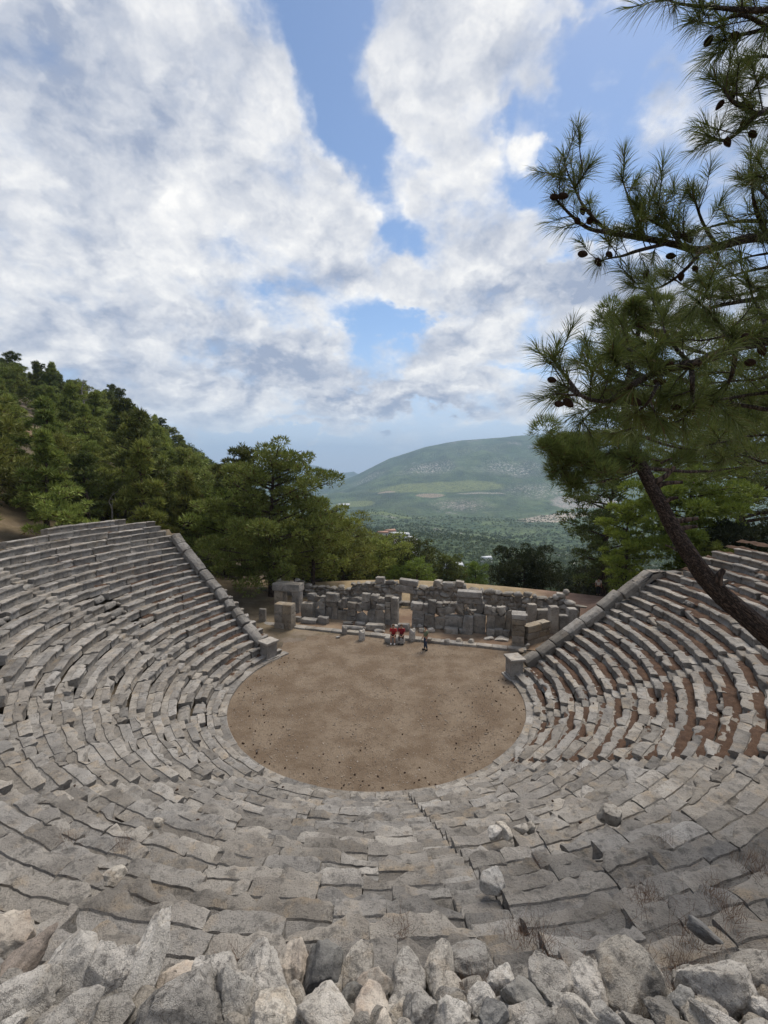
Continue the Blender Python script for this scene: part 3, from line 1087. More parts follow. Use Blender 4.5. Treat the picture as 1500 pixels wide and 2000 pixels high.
def parapet(base_px, top_px, dz, n, label, k_top, flat_end, ang_off):
    P0 = G(*base_px, 0.0)
    P1, k1 = slope(*top_px, dz)
    root = empty('parapet_wall', (P0[0], P0[1], 0))
    tag(root, label, 'parapet wall', 'sloping parapet walls at the ends of the seating')
    d = (P1 - P0)[:2]
    L = np.linalg.norm(d)
    d = d / L
    ang = math.atan2(d[1], d[0])
    z1 = P1[2]
    z0 = .95
    s0 = .55
    tilt = math.atan2(z1 - z0, L - s0)
    wdt = .62
    r = np.random.default_rng(int(abs(base_px[0])))
    e = np.concatenate([[0], np.cumsum(r.uniform(.8, 1.35, n))])
    e = s0 + e / e[-1] * (L - s0)
    for q in range(n):
        ln = (e[q + 1] - e[q]) / math.cos(tilt) - r.uniform(.02, .06)
        last = flat_end and q == n - 1
        v, f = sbox((ln, wdt + r.normal(0, .02), .52), r.integers(1e6), .022, .011 if flat_end else .02, r.choice([.03, .08, .14]) if flat_end else r.choice([.06, .14, .26]), 'h')
        v[:, 2] -= .52
        # bevelled inner edge as on the photographed coping
        sh = np.clip((v[:, 1] * ang_off - .12) / .2, 0, 1) * (v[:, 2] > -.26)
        v[:, 2] -= sh * .13
        rot = rotm(r.normal(0, .04), -tilt + r.normal(0, .03), 0) @ rotm(0, 0, r.normal(0, .04))
        c = np.array([(e[q] + e[q + 1]) / 2, r.normal(0, .045), r.normal(0, .035) + z0 + (z1 - z0) * ((e[q] + e[q + 1]) / 2 - s0) / (L - s0)])
        if (not flat_end) and 3 <= q <= 5:
            rot = rotm(r.normal(0, .15), -tilt + r.normal(0, .12), r.normal(0, .15))
            v = v * np.array([.78, .95, 1.0])
            c[2] += r.normal(0, .05)
        v = v @ rot.T + c
        if last:
            v2, _ = sbox((ln * .75, wdt, .5), 77, .03, .012, .05)
            v2[:, 2] -= .5
            mb2 = MB()
            mb2.add(v2 + np.array([L + ln * .36, 0, z1 + .0]), f)
            mb2.add(v, f)
            vv = np.concatenate(mb2.V)
            mb3 = MB()
            vv = vv @ rotm(0, 0, ang).T
            mb3.add(vv, np.concatenate([mb2.Fs[0], mb2.Fs[1]]))
            mb3.build('coping_stone', M['cope'], root, 40)
            continue
        v = v @ rotm(0, 0, ang).T
        mb = MB()
        mb.add(v, f)
        mb.build('coping_stone', M['cope'], root, 40)
    # coursed wall below the coping
    mb = MB()
    zc_ = -.3
    row = 0
    while zc_ < z1 - .4:
        hgt = .5
        s = s0 + (row % 2) * .4
        while s < L + (1.2 if flat_end else .4):
            ln = r.uniform(.8, 1.5)
            cap_z = z0 + (z1 - z0) * (s - s0) / (L - s0) - .50
            if zc_ < cap_z:
                hh = min(hgt, cap_z + ln * .25 * math.tan(tilt) - zc_)
                if hh > .1:
                    v, f = sbox((ln - .012, wdt - .08 + r.normal(0, .015), hh - .01), r.integers(1e6), .025, .014, .03, 'l')
                    mb.add((v + np.array([s + ln / 2, 0, zc_])) @ rotm(0, 0, ang).T, f)
            s += ln
        zc_ += hgt
        row += 1
    mb.build('wall', M['cope'], root, 40)
    # pedestal that ends the wall
    mb = MB()
    v, f = sbox((.72, .78, .92), 31, .03, .014, .04, 'h')
    for q in range(7):                     # fluted front
        sel = (np.abs(v[:, 1] - (-.3 + .1 * q)) < .02)
        v[sel, 0] = np.where(v[sel, 0] < -.3, v[sel, 0] + .03, v[sel, 0])
    mb.add(v @ rotm(0, 0, ang).T + np.array([0, 0, .14]), f)
    ped = mb.build('pedestal', M['walltop'], root, 40)
    mb = MB()
    for (sx, sy, sz, z) in ((.80, .86, .09, 1.02), (.92, .98, .13, 1.10)):
        v, f = sbox((sx, sy, sz), int(sx * 100), .03, .01, .05)
        mb.add(v @ rotm(0, 0, ang).T + np.array([0, 0, z]), f)
    mb.build('cap', M['walltop'], ped, 40)
    mb = MB()
    for (sx, sy, sz, z) in ((1.05, 1.1, .12, -.02), (.88, .94, .10, .09)):
        v, f = sbox((sx, sy, sz), int(sx * 110), .04, .012, .05)
        mb.add(v @ rotm(0, 0, ang).T + np.array([0, 0, z]), f)
    mb.build('base', M['walltop'], ped, 40)
    return root


parapet((525, 1287), (341, 1042), .5, 12, 'sloping grey parapet wall with worn, displaced coping stones below the big pines', 20, False, 1)
parapet((1004, 1322), (1268, 1115), .5, 8, 'sloping grey parapet wall with smooth even copings below the leaning pine', 16, True, -1)
# ------------------------------------------------------------------ stage building ruins
def on_plane(px, py, P, n):
    d = ray(px, py)
    t = ((P[0]) * n[0] + (P[1]) * n[1]) / (d[0] * n[0] + d[1] * n[1])
    return np.array([d[0] * t, d[1] * t, CAMZ + d[2] * t])


ST = np.array([.963, -.270])             # along the stage
SN = np.array([.270, .963])              # away from the orchestra
SANG = math.atan2(ST[1], ST[0])
rs = np.random.default_rng(21)


def stone_thing(name, v, f, mat, label, cat, group=None, loc=None):
    mb = MB()
    loc = np.asarray(loc if loc is not None else (0, 0, 0), float)
    mb.add(v, f)
    o = mb.build(name, mat, None, 40)
    o.location = loc
    return tag(o, label, cat, group)


# kerb of the stage front
mb = MB()
KA, KB = G(500, 1221)[:2], G(1010, 1273)[:2]
s, L = 0.0, float(np.linalg.norm(KB - KA))
kd = (KB - KA) / L
kang = math.atan2(kd[1], kd[0])
while s < L:
    ln = rs.uniform(.7, 1.5)
    v, f = sbox((ln - .015, .55 + rs.normal(0, .03), .34), rs.integers(1e6), .025, .014, .05)
    v = v @ rotm(rs.normal(0, .01), rs.normal(0, .01), kang + rs.normal(0, .01)).T
    c = KA + kd * (s + ln / 2) + np.array([-kd[1], kd[0]]) * (.22 + rs.normal(0, .015))
    mb.add(v + np.array([c[0], c[1], -.16 + rs.normal(0, .012)]), f)
    s += ln
tag(mb.build('stage_kerb', M['walltop'], None, 40), 'low kerb of pale stone slabs edging the stage beyond the orchestra', 'kerb')

# stage floor of reddish soil, as part of the ground
mb = MB()
nx, ny = 60, 14
gx, gy = np.meshgrid(np.linspace(-1.5, L + 3, nx), np.linspace(.3, 6.2, ny), indexing='ij')
XY = KA[None, None] + gx[..., None] * kd + gy[..., None] * np.array([-kd[1], kd[0]])
Z = .06 + .06 * fbm(np.stack([XY[..., 0] * .8, XY[..., 1] * .8, gx * 0], -1), 3) + .03 * gy
i = np.arange(nx - 1)[:, None] * ny
j = np.arange(ny - 1)[None]
mb.add(np.concatenate([XY, Z[..., None]], -1).reshape(-1, 3), np.stack([i + j, i + ny + j, i + ny + j + 1, i + j + 1], -1).reshape(-1, 4))
M['stagesoil'] = soil_mat('stage_soil', (.16, .105, .072), (.25, .185, .125), (.12, .075, .05))
tag(mb.build('stage_ground', M['stagesoil'], None, 180), kind='structure')

# front wall of squared uprights
FA = G(640, 1211)[:2]
FW = [  # pixel rectangles of its blocks: left, right, top, bottom, forward offset
    (587, 610, 1179, 1208, .5), (600, 616, 1160, 1175, 0), (609, 622, 1175, 1190, 0), (622, 635, 1173, 1190, 0), (609, 635, 1190, 1210, 0), (614, 624, 1164, 1175, 0), (624, 634, 1166, 1176, 0),
    (635, 659, 1160, 1176, .05), (635, 657, 1176, 1186, 0), (635, 647, 1186, 1211, 0), (647, 659, 1186, 1211, 0.02), (659, 667, 1175, 1193, 0), (666, 677, 1169, 1189, 0), (659, 678, 1193, 1216, .05), (678, 695, 1177, 1190, .1), (678, 695, 1190, 1204, .1),
    (678, 695, 1204, 1218, .1), (695, 708, 1179, 1195, 0), (695, 717, 1195, 1217, .05), (681, 706, 1167, 1179, -.35), (706, 722, 1160, 1177, 0), (706, 723, 1177, 1193, 0), (717, 733, 1191, 1217, 0), (723, 738, 1163, 1175, 0), (723, 733, 1175, 1191, 0),
    (738, 751, 1169, 1181, 0), (733, 751, 1181, 1191, .25), (733, 751, 1191, 1210, .22), (733, 750, 1210, 1219, .1), (751, 775, 1164, 1176, -.1), (751, 763, 1176, 1186, 0), (751, 763, 1186, 1210, 0), (763, 777, 1168, 1220, .1), (750, 764, 1210, 1221, .1),
    (802, 825, 1178, 1193, 0), (804, 828, 1193, 1208, 0), (805, 828, 1208, 1226, .05), (825, 836, 1181, 1200, 0), (835, 851, 1173, 1199, 0), (828, 847, 1200, 1226, .15), (851, 864, 1178, 1187, 0), (864, 879, 1177, 1187, 0), (879, 890, 1178, 1188, 0),
    (847, 868, 1187, 1205, 0), (868, 889, 1187, 1203, 0), (847, 868, 1205, 1227, 0.03), (868, 904, 1203, 1227, 0), (889, 905, 1178, 1203, 0), (930, 945, 1178, 1200, .0), (905, 930, 1193, 1208, -.2), (904, 924, 1204, 1231, .45), (924, 948, 1200, 1232, .1),
    (945, 959, 1184, 1201, .05), (948, 965, 1201, 1232, 0), (959, 969, 1189, 1202, 0), (969, 987, 1187, 1203, 0), (965, 988, 1203, 1236, 0), (987, 997, 1192, 1238, .05), (997, 1030, 1200, 1240, -.1)]
mb = MB()
for (x0, x1, y0, y1, off) in FW:
    Pp = FA - SN * off
    a = on_plane(x0, (y0 + y1) / 2, Pp, SN)
    b = on_plane(x1, (y0 + y1) / 2, Pp, SN)
    t_ = on_plane((x0 + x1) / 2, y0, Pp, SN)[2]
    u_ = on_plane((x0 + x1) / 2, y1, Pp, SN)[2]
    if y1 >= 1207:
        u_ = -.1
    wd = np.linalg.norm(b - a) - .012
    th_ = rs.uniform(.42, .62)
    v, f = sbox((wd, th_, t_ - u_ - .008), rs.integers(1e6), .05, .038, rs.choice([.08, .2, .36], p=[.35, .4, .25]), 'h')
    v = v @ rotm(rs.normal(0, .02), rs.normal(0, .02), SANG + rs.normal(0, .05)).T
    c = (a + b) / 2
    mb.add(v + np.array([c[0] + SN[0] * th_ / 2, c[1] + SN[1] * th_ / 2, u_]), f)
fw = empty('stage_wall')
tag(fw, 'ruined stage front of dark upright blocks with a doorway gap, behind the fallen stones', 'ruined wall')
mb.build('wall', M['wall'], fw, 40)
mb = MB()
for (x0, x1, y0, y1, off, m_) in ((893, 942, 1167, 1179, .05, 0), (893, 941, 1156, 1167.5, .15, 1)):
    Pp = FA - SN * off
    a, b = on_plane(x0, y0, Pp, SN), on_plane(x1, y0, Pp, SN)
    t_ = on_plane((x0 + x1) / 2, y0, Pp, SN)[2]
    u_ = on_plane((x0 + x1) / 2, y1, Pp, SN)[2]
    v, f = sbox((np.linalg.norm(b - a), .6 + .1 * m_, t_ - u_ - .004), 5 + m_, .04, .015, .06, 'h')
    v = v @ rotm(0, 0, SANG).T
    c = (a + b) / 2
    mb = MB()
    mb.add(v + np.array([c[0] + SN[0] * .3, c[1] + SN[1] * .3, u_]), f)
    mb.build('lintel' if m_ == 0 else 'cornice', M['wall'] if m_ == 0 else M['walltop'], fw, 40)
mb = MB()
for q in range(16):
    p = on_plane(rs.uniform(906, 930), rs.uniform(1180, 1206), FA, SN)
    s_ = rs.uniform(.14, .3)
    v, f = rock((s_ * 1.2, s_, s_ * .8), rs.integers(1e6), 2)
    mb.add(v @ rotm(*rs.normal(0, .5, 3)).T + p + np.array([SN[0], SN[1], 0]) * rs.uniform(.1, .5), f)
mb.build('rubble_infill', M['rubtan'], fw, 40)


def rubble_wall(mb, P0, P1, top, z0, thick, sz, r, nrm):
    """irregular courses of boulders from P0 to P1; top(s) gives the height of the ragged crown"""
    d = P1 - P0
    L = np.linalg.norm(d)
    d = d / L
    ang = math.atan2(d[1], d[0])
    for s in np.arange(.25, L, .5):
        v, f = sbox((.5, thick * .45, max(.1, top(s) - .28 - z0)), 3, .02, .02, 0, 'l')
        c = P0 + d * s
        mb.add(v @ rotm(0, 0, ang).T + np.array([c[0], c[1], z0]), f)
    z = z0
    while z < 6:
        h = sz * r.uniform(.65, 1.15)
        s = r.uniform(-.3, 0)
        anyb = False
        while s < L:
            ln = sz * r.uniform(.75, 2.1)
            tp = top(min(max(s + ln / 2, 0), L))
            if z < tp - .08:
                anyb = True
                hh = h * r.uniform(.9, 1.25)
                if z + hh > tp + .25:
                    hh = max(.18, tp - z + r.uniform(0, .2))
                v, f = rock((ln * 1.08, thick * r.uniform(.85, 1.1), hh * 1.12), r.integers(1e6), 2, 6, .55, .07)
                v = v @ rotm(r.normal(0, .06), r.normal(0, .09), ang + r.normal(0, .06)).T
                c = P0 + d * (s + ln / 2) + nrm * r.normal(0, .05)
                mb.add(v + np.array([c[0], c[1], z + hh / 2]), f)
            s += ln * .97
        z += h * .95
        if not anyb:
            break


BP = G(792, 1183)[:2]


def crown(lst):
    xs, zs = [], []
    o0 = on_plane(lst[0][0], 1180, BP, SN)[:2]
    for (x, y) in lst:
        p = on_plane(x, y, BP, SN)
        xs.append(np.linalg.norm(p[:2] - o0))
        zs.append(p[2])
    p1 = on_plane(lst[-1][0], 1180, BP, SN)[:2]
    return o0, p1, (lambda s: float(np.interp(s, xs, zs)))


TOPS = {'L': [(500, 1152), (530, 1146), (560, 1142), (590, 1136), (606, 1146), (640, 1147), (668, 1144), (688, 1150)],
        'M': [(689, 1139), (712, 1138), (736, 1136), (760, 1137), (779, 1140)],
        'R': [(808, 1150), (830, 1146), (847, 1146), (850, 1137), (880, 1140), (905, 1139), (910, 1149), (935, 1150), (960, 1153), (1000, 1160), (1040, 1162), (1075, 1168), (1094, 1166)]}
for key, lab, sz_ in (('L', 'tumbled rubble wall half hidden under the big pine, left of the stage', .42), ('M', 'high rubble wall left of the pale back doorway of the stage', .40), ('R', 'long rubble back wall right of the pale back doorway, sinking towards the dark round tree', .42)):
    a, b, tf = crown(TOPS[key])
    mb = MB()
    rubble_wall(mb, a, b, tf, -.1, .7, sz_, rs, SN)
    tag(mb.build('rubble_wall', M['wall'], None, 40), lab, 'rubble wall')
# return wall on the right
mb = MB()
a = on_plane(1094, 1180, BP, SN)[:2]
b = G(1130, 1192, 1.0)[:2]
rubble_wall(mb, a, b, lambda s: 1.55 - .1 * s, -.2, .75, .42, rs, np.array([.9, .3]))
tag(mb.build('rubble_wall', M['walltop'], None, 40), 'short rubble wall with a pale top running forward from the right end of the back wall', 'rubble wall')
# squared blocks along the top of the back wall
for (x0, x1, y0, y1, lab) in ((735, 751, 1126, 1138, 'pale squared block standing highest on the back wall, left of the slab'), (780, 816, 1131, 1142, 'long flat slab lying on the back wall left of the blue-grey valley view'),
                              (848, 863, 1132, 1147, 'upright squared block on the back wall, first of three blocks right of the slab'), (865, 890, 1136, 1147, 'broad block on the back wall between two other blocks'), (890, 906, 1134, 1144, 'tilted block on the back wall, last of three blocks right of the slab'),
                              (1086, 1104, 1157, 1166, 'pale block on the right-hand corner of the back wall')):
    a, b = on_plane(x0, y1, BP, SN), on_plane(x1, y1, BP, SN)
    t_ = on_plane(x0, y0, BP, SN)[2]
    v, f = sbox((np.linalg.norm(b - a), .6, t_ - a[2]), rs.integers(1e6), .05, .03, .15)
    stone_thing('stone_block', v @ rotm(0, rs.normal(0, .03), SANG).T, f, M['walltop'], lab, 'stone block', 'squared blocks on the back wall', (a + b) / 2 - np.array([0, 0, .04]))
v, f = rock((.5, .5, .55), 991, 3)
p = on_plane(1106, 1160, BP, SN)
stone_thing('boulder', v, f, M['walltop'], 'upright pale boulder on the right corner of the back wall', 'boulder', None, p + np.array([0, 0, .1]))
# pale back doorway
bd = empty('stone_doorway', tuple(G(792, 1182)))
tag(bd, 'pale back doorway with a block lintel, seen through the gap in the stage front', 'doorway')
for nm, (x0, x1, y0, y1), off in (('jamb', (771, 781, 1152, 1183), .1), ('jamb', (801, 809, 1141, 1183), .1), ('lintel', (771, 807, 1145, 1158), .3), ('threshold', (781, 801, 1176, 1184), 0)):
    Pp = BP - SN * off
    a, b = on_plane(x0, y1, Pp, SN), on_plane(x1, y1, Pp, SN)
    t_ = on_plane(x0, y0, Pp, SN)[2]
    v, f = sbox((np.linalg.norm(b - a), .5, t_ - a[2]), rs.integers(1e6), .03, .02, .06)
    mb = MB()
    mb.add(v @ rotm(0, 0, SANG).T + (a + b) / 2 - np.array(bd.location) + np.array([SN[0], SN[1], 0]) * .2, f)
    mb.build(nm, M['pier'] if nm != 'lintel' else M['wall'], bd, 40)

# trilithon on the left
P0 = G(558, 1198)
td = empty('stone_doorway', tuple(P0))
tag(td, 'dark free-standing doorway of two jambs and a thick lintel under the big pine', 'doorway')
for nm, (x0, x1, y0, y1), dp in (('jamb', (536, 553, 1150, 1205), .8), ('jamb', (570, 584, 1150, 1205), .8), ('lintel', (534, 586, 1138, 1152), 1.0)):
    a, b = on_plane(x0, y0, P0[:2], SN), on_plane(x1, y0, P0[:2], SN)
    z1 = a[2]
    z0_ = on_plane(x0, y1, P0[:2], SN)[2]
    z0_ = -.1 if nm == 'jamb' else z0_
    v, f = sbox((np.linalg.norm(b - a), dp, z1 - z0_), rs.integers(1e6), .03, .02, .06)
    mb = MB()
    mb.add(v @ rotm(0, 0, SANG).T + np.array([(a[0] + b[0]) / 2, (a[1] + b[1]) / 2, z0_]) - P0 + np.array([SN[0], SN[1], 0]) * .3, f)
    mb.build(nm, M['pier'] if (x0 == 536) else M['wall'], td, 40)
for px, py, w_, lab in ((541, 1134, .75, 'large white boulder on the rubble above the free-standing doorway'), (581, 1134, .55, 'upright pale boulder behind the right jamb of the free-standing doorway')):
    v, f = rock((w_, w_ * .8, w_ * .8), int(px), 3)
    stone_thing('boulder', v, f, M['rubwhite'], lab, 'boulder', None, on_plane(px, py, BP, SN))

# piers at both ends of the stage
def pier(label, px0, px1, ybase, ytop, courses, depth, mat, capn=0):
    a, b = G(px0, ybase), G(px1, ybase)
    w_ = np.linalg.norm(b - a)
    c = (a + b) / 2
    H_ = on_plane((px0 + px1) / 2, ytop, c[:2], np.array([0, 1.0]))[2]
    root = empty('stone_pier', tuple(c), SANG)
    tag(root, label, 'stone pier')
    z = -.05
    hs = rs.uniform(.8, 1.2, courses)
    hs = hs / hs.sum() * (H_ + .05)
    for q in range(courses):
        mb = MB()
        n_ = 2 if w_ > 1.0 else 1
        sp = rs.uniform(.4, .6)
        e_ = [0, sp, 1] if n_ == 2 else [0, 1]
        for u in range(n_):
            ex = .12 if (capn and q >= courses - capn) else 0
            v, f = sbox((w_ * (e_[u + 1] - e_[u]) - .01 + ex, depth + ex, hs[q] - .008), rs.integers(1e6), .025, .018, .08)
            mb.add(v + np.array([w_ * ((e_[u] + e_[u + 1]) / 2 - .5), depth / 2, z]), f)
        mb.build('cap' if (capn and q >= courses - capn) else 'course', mat if not (capn and q == courses - 1) else M['walltop'], root, 40)
        z += hs[q]
    return root


pier('three-course pale stone pier at the left end of the stage kerb', 534, 571, 1231, 1181, 3, .75, M['pier'])
pier('tall ochre stone pier with a flat moulded cap right of the stage', 1000, 1023, 1268, 1201, 6, .9, M['pier'], 2)
mb = MB()
a, b = G(1024, 1262), G(1067, 1249)
d_ = (b - a)[:2]
ag = math.atan2(d_[1], d_[0])
L_ = np.linalg.norm(d_)
z = -.05
for q in range(3):
    e_ = np.concatenate([[0], np.sort(rs.uniform(.25, .75, 1)), [1]]) * L_
    for u in range(2):
        v, f = sbox((e_[u + 1] - e_[u] - .01, .6, .48), rs.integers(1e6), .03, .02, .1)
        c = a[:2] + d_ / L_ * (e_[u] + e_[u + 1]) / 2
        mb.add(v @ rotm(0, 0, ag).T + np.array([c[0], c[1], z]), f)
    z += .49
tag(mb.build('block_wall', M['pier'], None, 40), 'low brownish block wall running back from the ochre pier', 'ruined wall')
# upright blocks right of the ochre pier
for (x0, x1, y0, y1, lab) in ((1029, 1045, 1180, 1228, 'tall upright block with a pale top just right of the ochre pier'), (1071, 1088, 1184, 1240, 'tall upright block midway between the ochre pier and the right parapet wall'),
                              (1089, 1106, 1201, 1238, 'low square block behind the right parapet wall, beside two taller ones'), (1106, 1124, 1188, 1232, 'thick upright block nearest the right parapet wall'), (1046, 1071, 1190, 1226, 'wide dark block between the tall uprights right of the ochre pier')):
    c = (G(x0, y1) + G(x1, y1)) / 2
    w_ = np.linalg.norm(G(x1, y1) - G(x0, y1))
    h_ = on_plane((x0 + x1) / 2, y0, c[:2], np.array([0, 1.0]))[2]
    v, f = sbox((w_, .55, h_ + .1), rs.integers(1e6), .05, .03, .15)
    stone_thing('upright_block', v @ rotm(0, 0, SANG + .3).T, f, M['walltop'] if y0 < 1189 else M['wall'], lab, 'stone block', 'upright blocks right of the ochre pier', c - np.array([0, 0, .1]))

# fallen stones on and before the stage
FALL = [  # kind, x0, x1, y0, y1, material, label
    ('b', 588, 620, 1207, 1217, 'walltop', 'long low moulded block lying left of the stage front, beside a flat-topped block'), ('b', 620, 641, 1202, 1219, 'walltop', 'flat-topped block with a pale surface at the left of the stage'),
    ('b', 573, 588, 1203, 1214, 'wall', 'small dark block just right of the three-course pier'), ('b', 505, 518, 1183, 1216, 'wall', 'narrow leaning block at the far left beside the left parapet wall'),
    ('c', 668, 690, 1220, 1230, 'walltop', 'grey column drum lying behind another drum, left of the seated pair'), ('c', 670, 688, 1213, 1221, 'wall', 'shorter drum on top of the fallen column drums'), ('c', 687, 712, 1221, 1233, 'walltop', 'longest fallen column drum, pale and round, left of the seated pair'),
    ('s', 667, 678, 1225, 1240, 'walltop', 'stubby column stump standing on the kerb before the fallen drums'), ('s', 700, 713, 1233, 1252, 'rubwhite', 'column stump with a white top standing on the soil in front of the kerb'),
    ('b', 694, 714, 1215, 1222, 'walltop', 'thin flat slab behind the fallen drums'), ('b', 715, 752, 1217, 1231, 'wall', 'long dark block lying left of the seated pair'), ('r', 730, 752, 1227, 1237, 'walltop', 'broken pale fragment lying in front of the long dark block'),
    ('b', 752, 791, 1243, 1257, 'walltop', 'wide block on the kerb that the seated pair use as a bench'), ('b', 765, 778, 1219, 1232, 'walltop', 'pale small slab right behind the seated pair'), ('b', 778, 801, 1216, 1232, 'walltop', 'tilted wide slab behind the right seated person'),
    ('s', 799, 812, 1231, 1253, 'rubwhite', 'white broken column stump right of the seated pair'),
    ('r', 815, 828, 1219, 1229, 'wall', 'dark stone at the left of the rubble pile behind the standing man'), ('r', 817, 834, 1226, 1238, 'walltop', 'rounded grey stone in the rubble pile behind the standing man'), ('r', 835, 851, 1224, 1238, 'rubwhite', 'whitest stone of the rubble pile behind the standing man'),
    ('r', 851, 868, 1220, 1231, 'wall', 'dark stone at the right end of the rubble pile behind the standing man'), ('b', 869, 896, 1224, 1240, 'walltop', 'flat-topped fallen block right of the rubble pile'), ('b', 897, 923, 1227, 1241, 'wall', 'dark oblong fallen block at the foot of the pale jutting upright'),
    ('b', 833, 843, 1245, 1256, 'walltop', 'small squared stone on the kerb right behind the standing man'), ('r', 868, 882, 1247, 1260, 'walltop', 'half-dark rock on the kerb, first of three right of the standing man'), ('r', 891, 905, 1245, 1258, 'rubtan', 'tan rock on the kerb, middle one of three right of the standing man'),
    ('r', 915, 928, 1247, 1260, 'walltop', 'pointed grey rock on the kerb, last of three right of the standing man'), ('b', 952, 967, 1226, 1246, 'wall', 'dark upright block left of its twin, close to the ochre pier'), ('b', 967, 983, 1224, 1246, 'wall', 'dark upright block right of its twin, close to the ochre pier'),
    ('b', 984, 996, 1228, 1248, 'wall', 'narrow dark block touching the ochre pier'), ('r', 945, 966, 1243, 1251, 'rubwhite', 'thin white fragment lying before the twin dark blocks, on the left'), ('r', 967, 995, 1245, 1253, 'rubwhite', 'thin white fragment lying before the ochre pier'),
    ('r', 1013, 1025, 1267, 1277, 'rubtan', 'small yellowish boulder at the foot of the ochre pier'), ('r', 1024, 1037, 1256, 1269, 'wall', 'small grey boulder between the ochre pier and the right parapet wall'), ('r', 655, 664, 1243, 1247, 'rubwhite', 'small white stone lying on the orchestra soil far left of the seated pair')]
for (kd_, x0, x1, y0, y1, mt, lab) in FALL:
    zb = .12 if y1 < 1235 else .04
    c = (G(x0, y1, zb) + G(x1, y1, zb)) / 2
    w_ = np.linalg.norm(G(x1, y1) - G(x0, y1))
    h_ = max(.12, on_plane((x0 + x1) / 2, y0, c[:2], np.array([0, 1.0]))[2] - zb)
    sd = int(x0 * 7 + y0)
    loc = c + np.array([0, .2, -.03])
    if kd_ == 'b':
        hh = h_ * .80
        v, f = sbox((w_ * .98, min(.6, max(.35, w_ * .5)), hh), sd, .04, .022, .10)
        stone_thing('fallen_block', v @ rotm(rs.normal(0, .03), rs.normal(0, .03), SANG + rs.normal(0, .12)).T, f, M[mt], lab, 'stone block', None, loc)
    elif kd_ == 'r':
        v, f = rock((w_, w_ * .8, h_ * .9), sd, 3, 8)
        stone_thing('fallen_stone', v @ rotm(0, 0, rs.uniform(-.5, .5)).T, f, M[mt], lab, 'stone', None, loc + np.array([0, 0, h_ * .40]))
    else:
        mb = MB()
        r_ = (h_ * .40 if kd_ == 'c' else w_ * .48)
        ln = w_ if kd_ == 'c' else h_
        n_ = 18
        th_ = np.linspace(0, 2 * np.pi, n_, endpoint=False)
        prof = [(0, .55), (.02, .92), (.06, 1), (.3, 1.0), (.55, .98), (.8, .99), (.95, .96), (1, .86), (1, .4)]
        V = []
        for (u, q) in prof:
            jag = 0 if u < .9 else .12
            for t in th_:
                rr_ = r_ * q * (1 + .03 * math.sin(5 * t + sd))
                V.append((rr_ * math.cos(t), rr_ * math.sin(t), (u + jag * math.sin(2 * t + sd)) * ln))
        V = np.array(V)
        i = np.arange(len(prof) - 1)[:, None] * n_
        j = np.arange(n_)[None]
        if kd_ == 'c':
            V = V @ rotm(0, math.pi / 2, SANG + rs.normal(0, .15)).T
            V = V - V.mean(0) + np.array([0, 0, r_ * .95])
        mb.add(V, np.stack([i + j, i + (j + 1) % n_, i + n_ + (j + 1) % n_, i + n_ + j], -1).reshape(-1, 4))
        mb.Fs.append(np.array([[(len(prof) - 1) * n_ + q for q in range(n_)]]))
        mb.Fs.append(np.array([list(range(n_))[::-1]]))
        o = mb.build('column_drum' if kd_ == 'c' else 'column_stump', M[mt], None, 40)
        o.location = loc
        tag(o, lab, 'column')

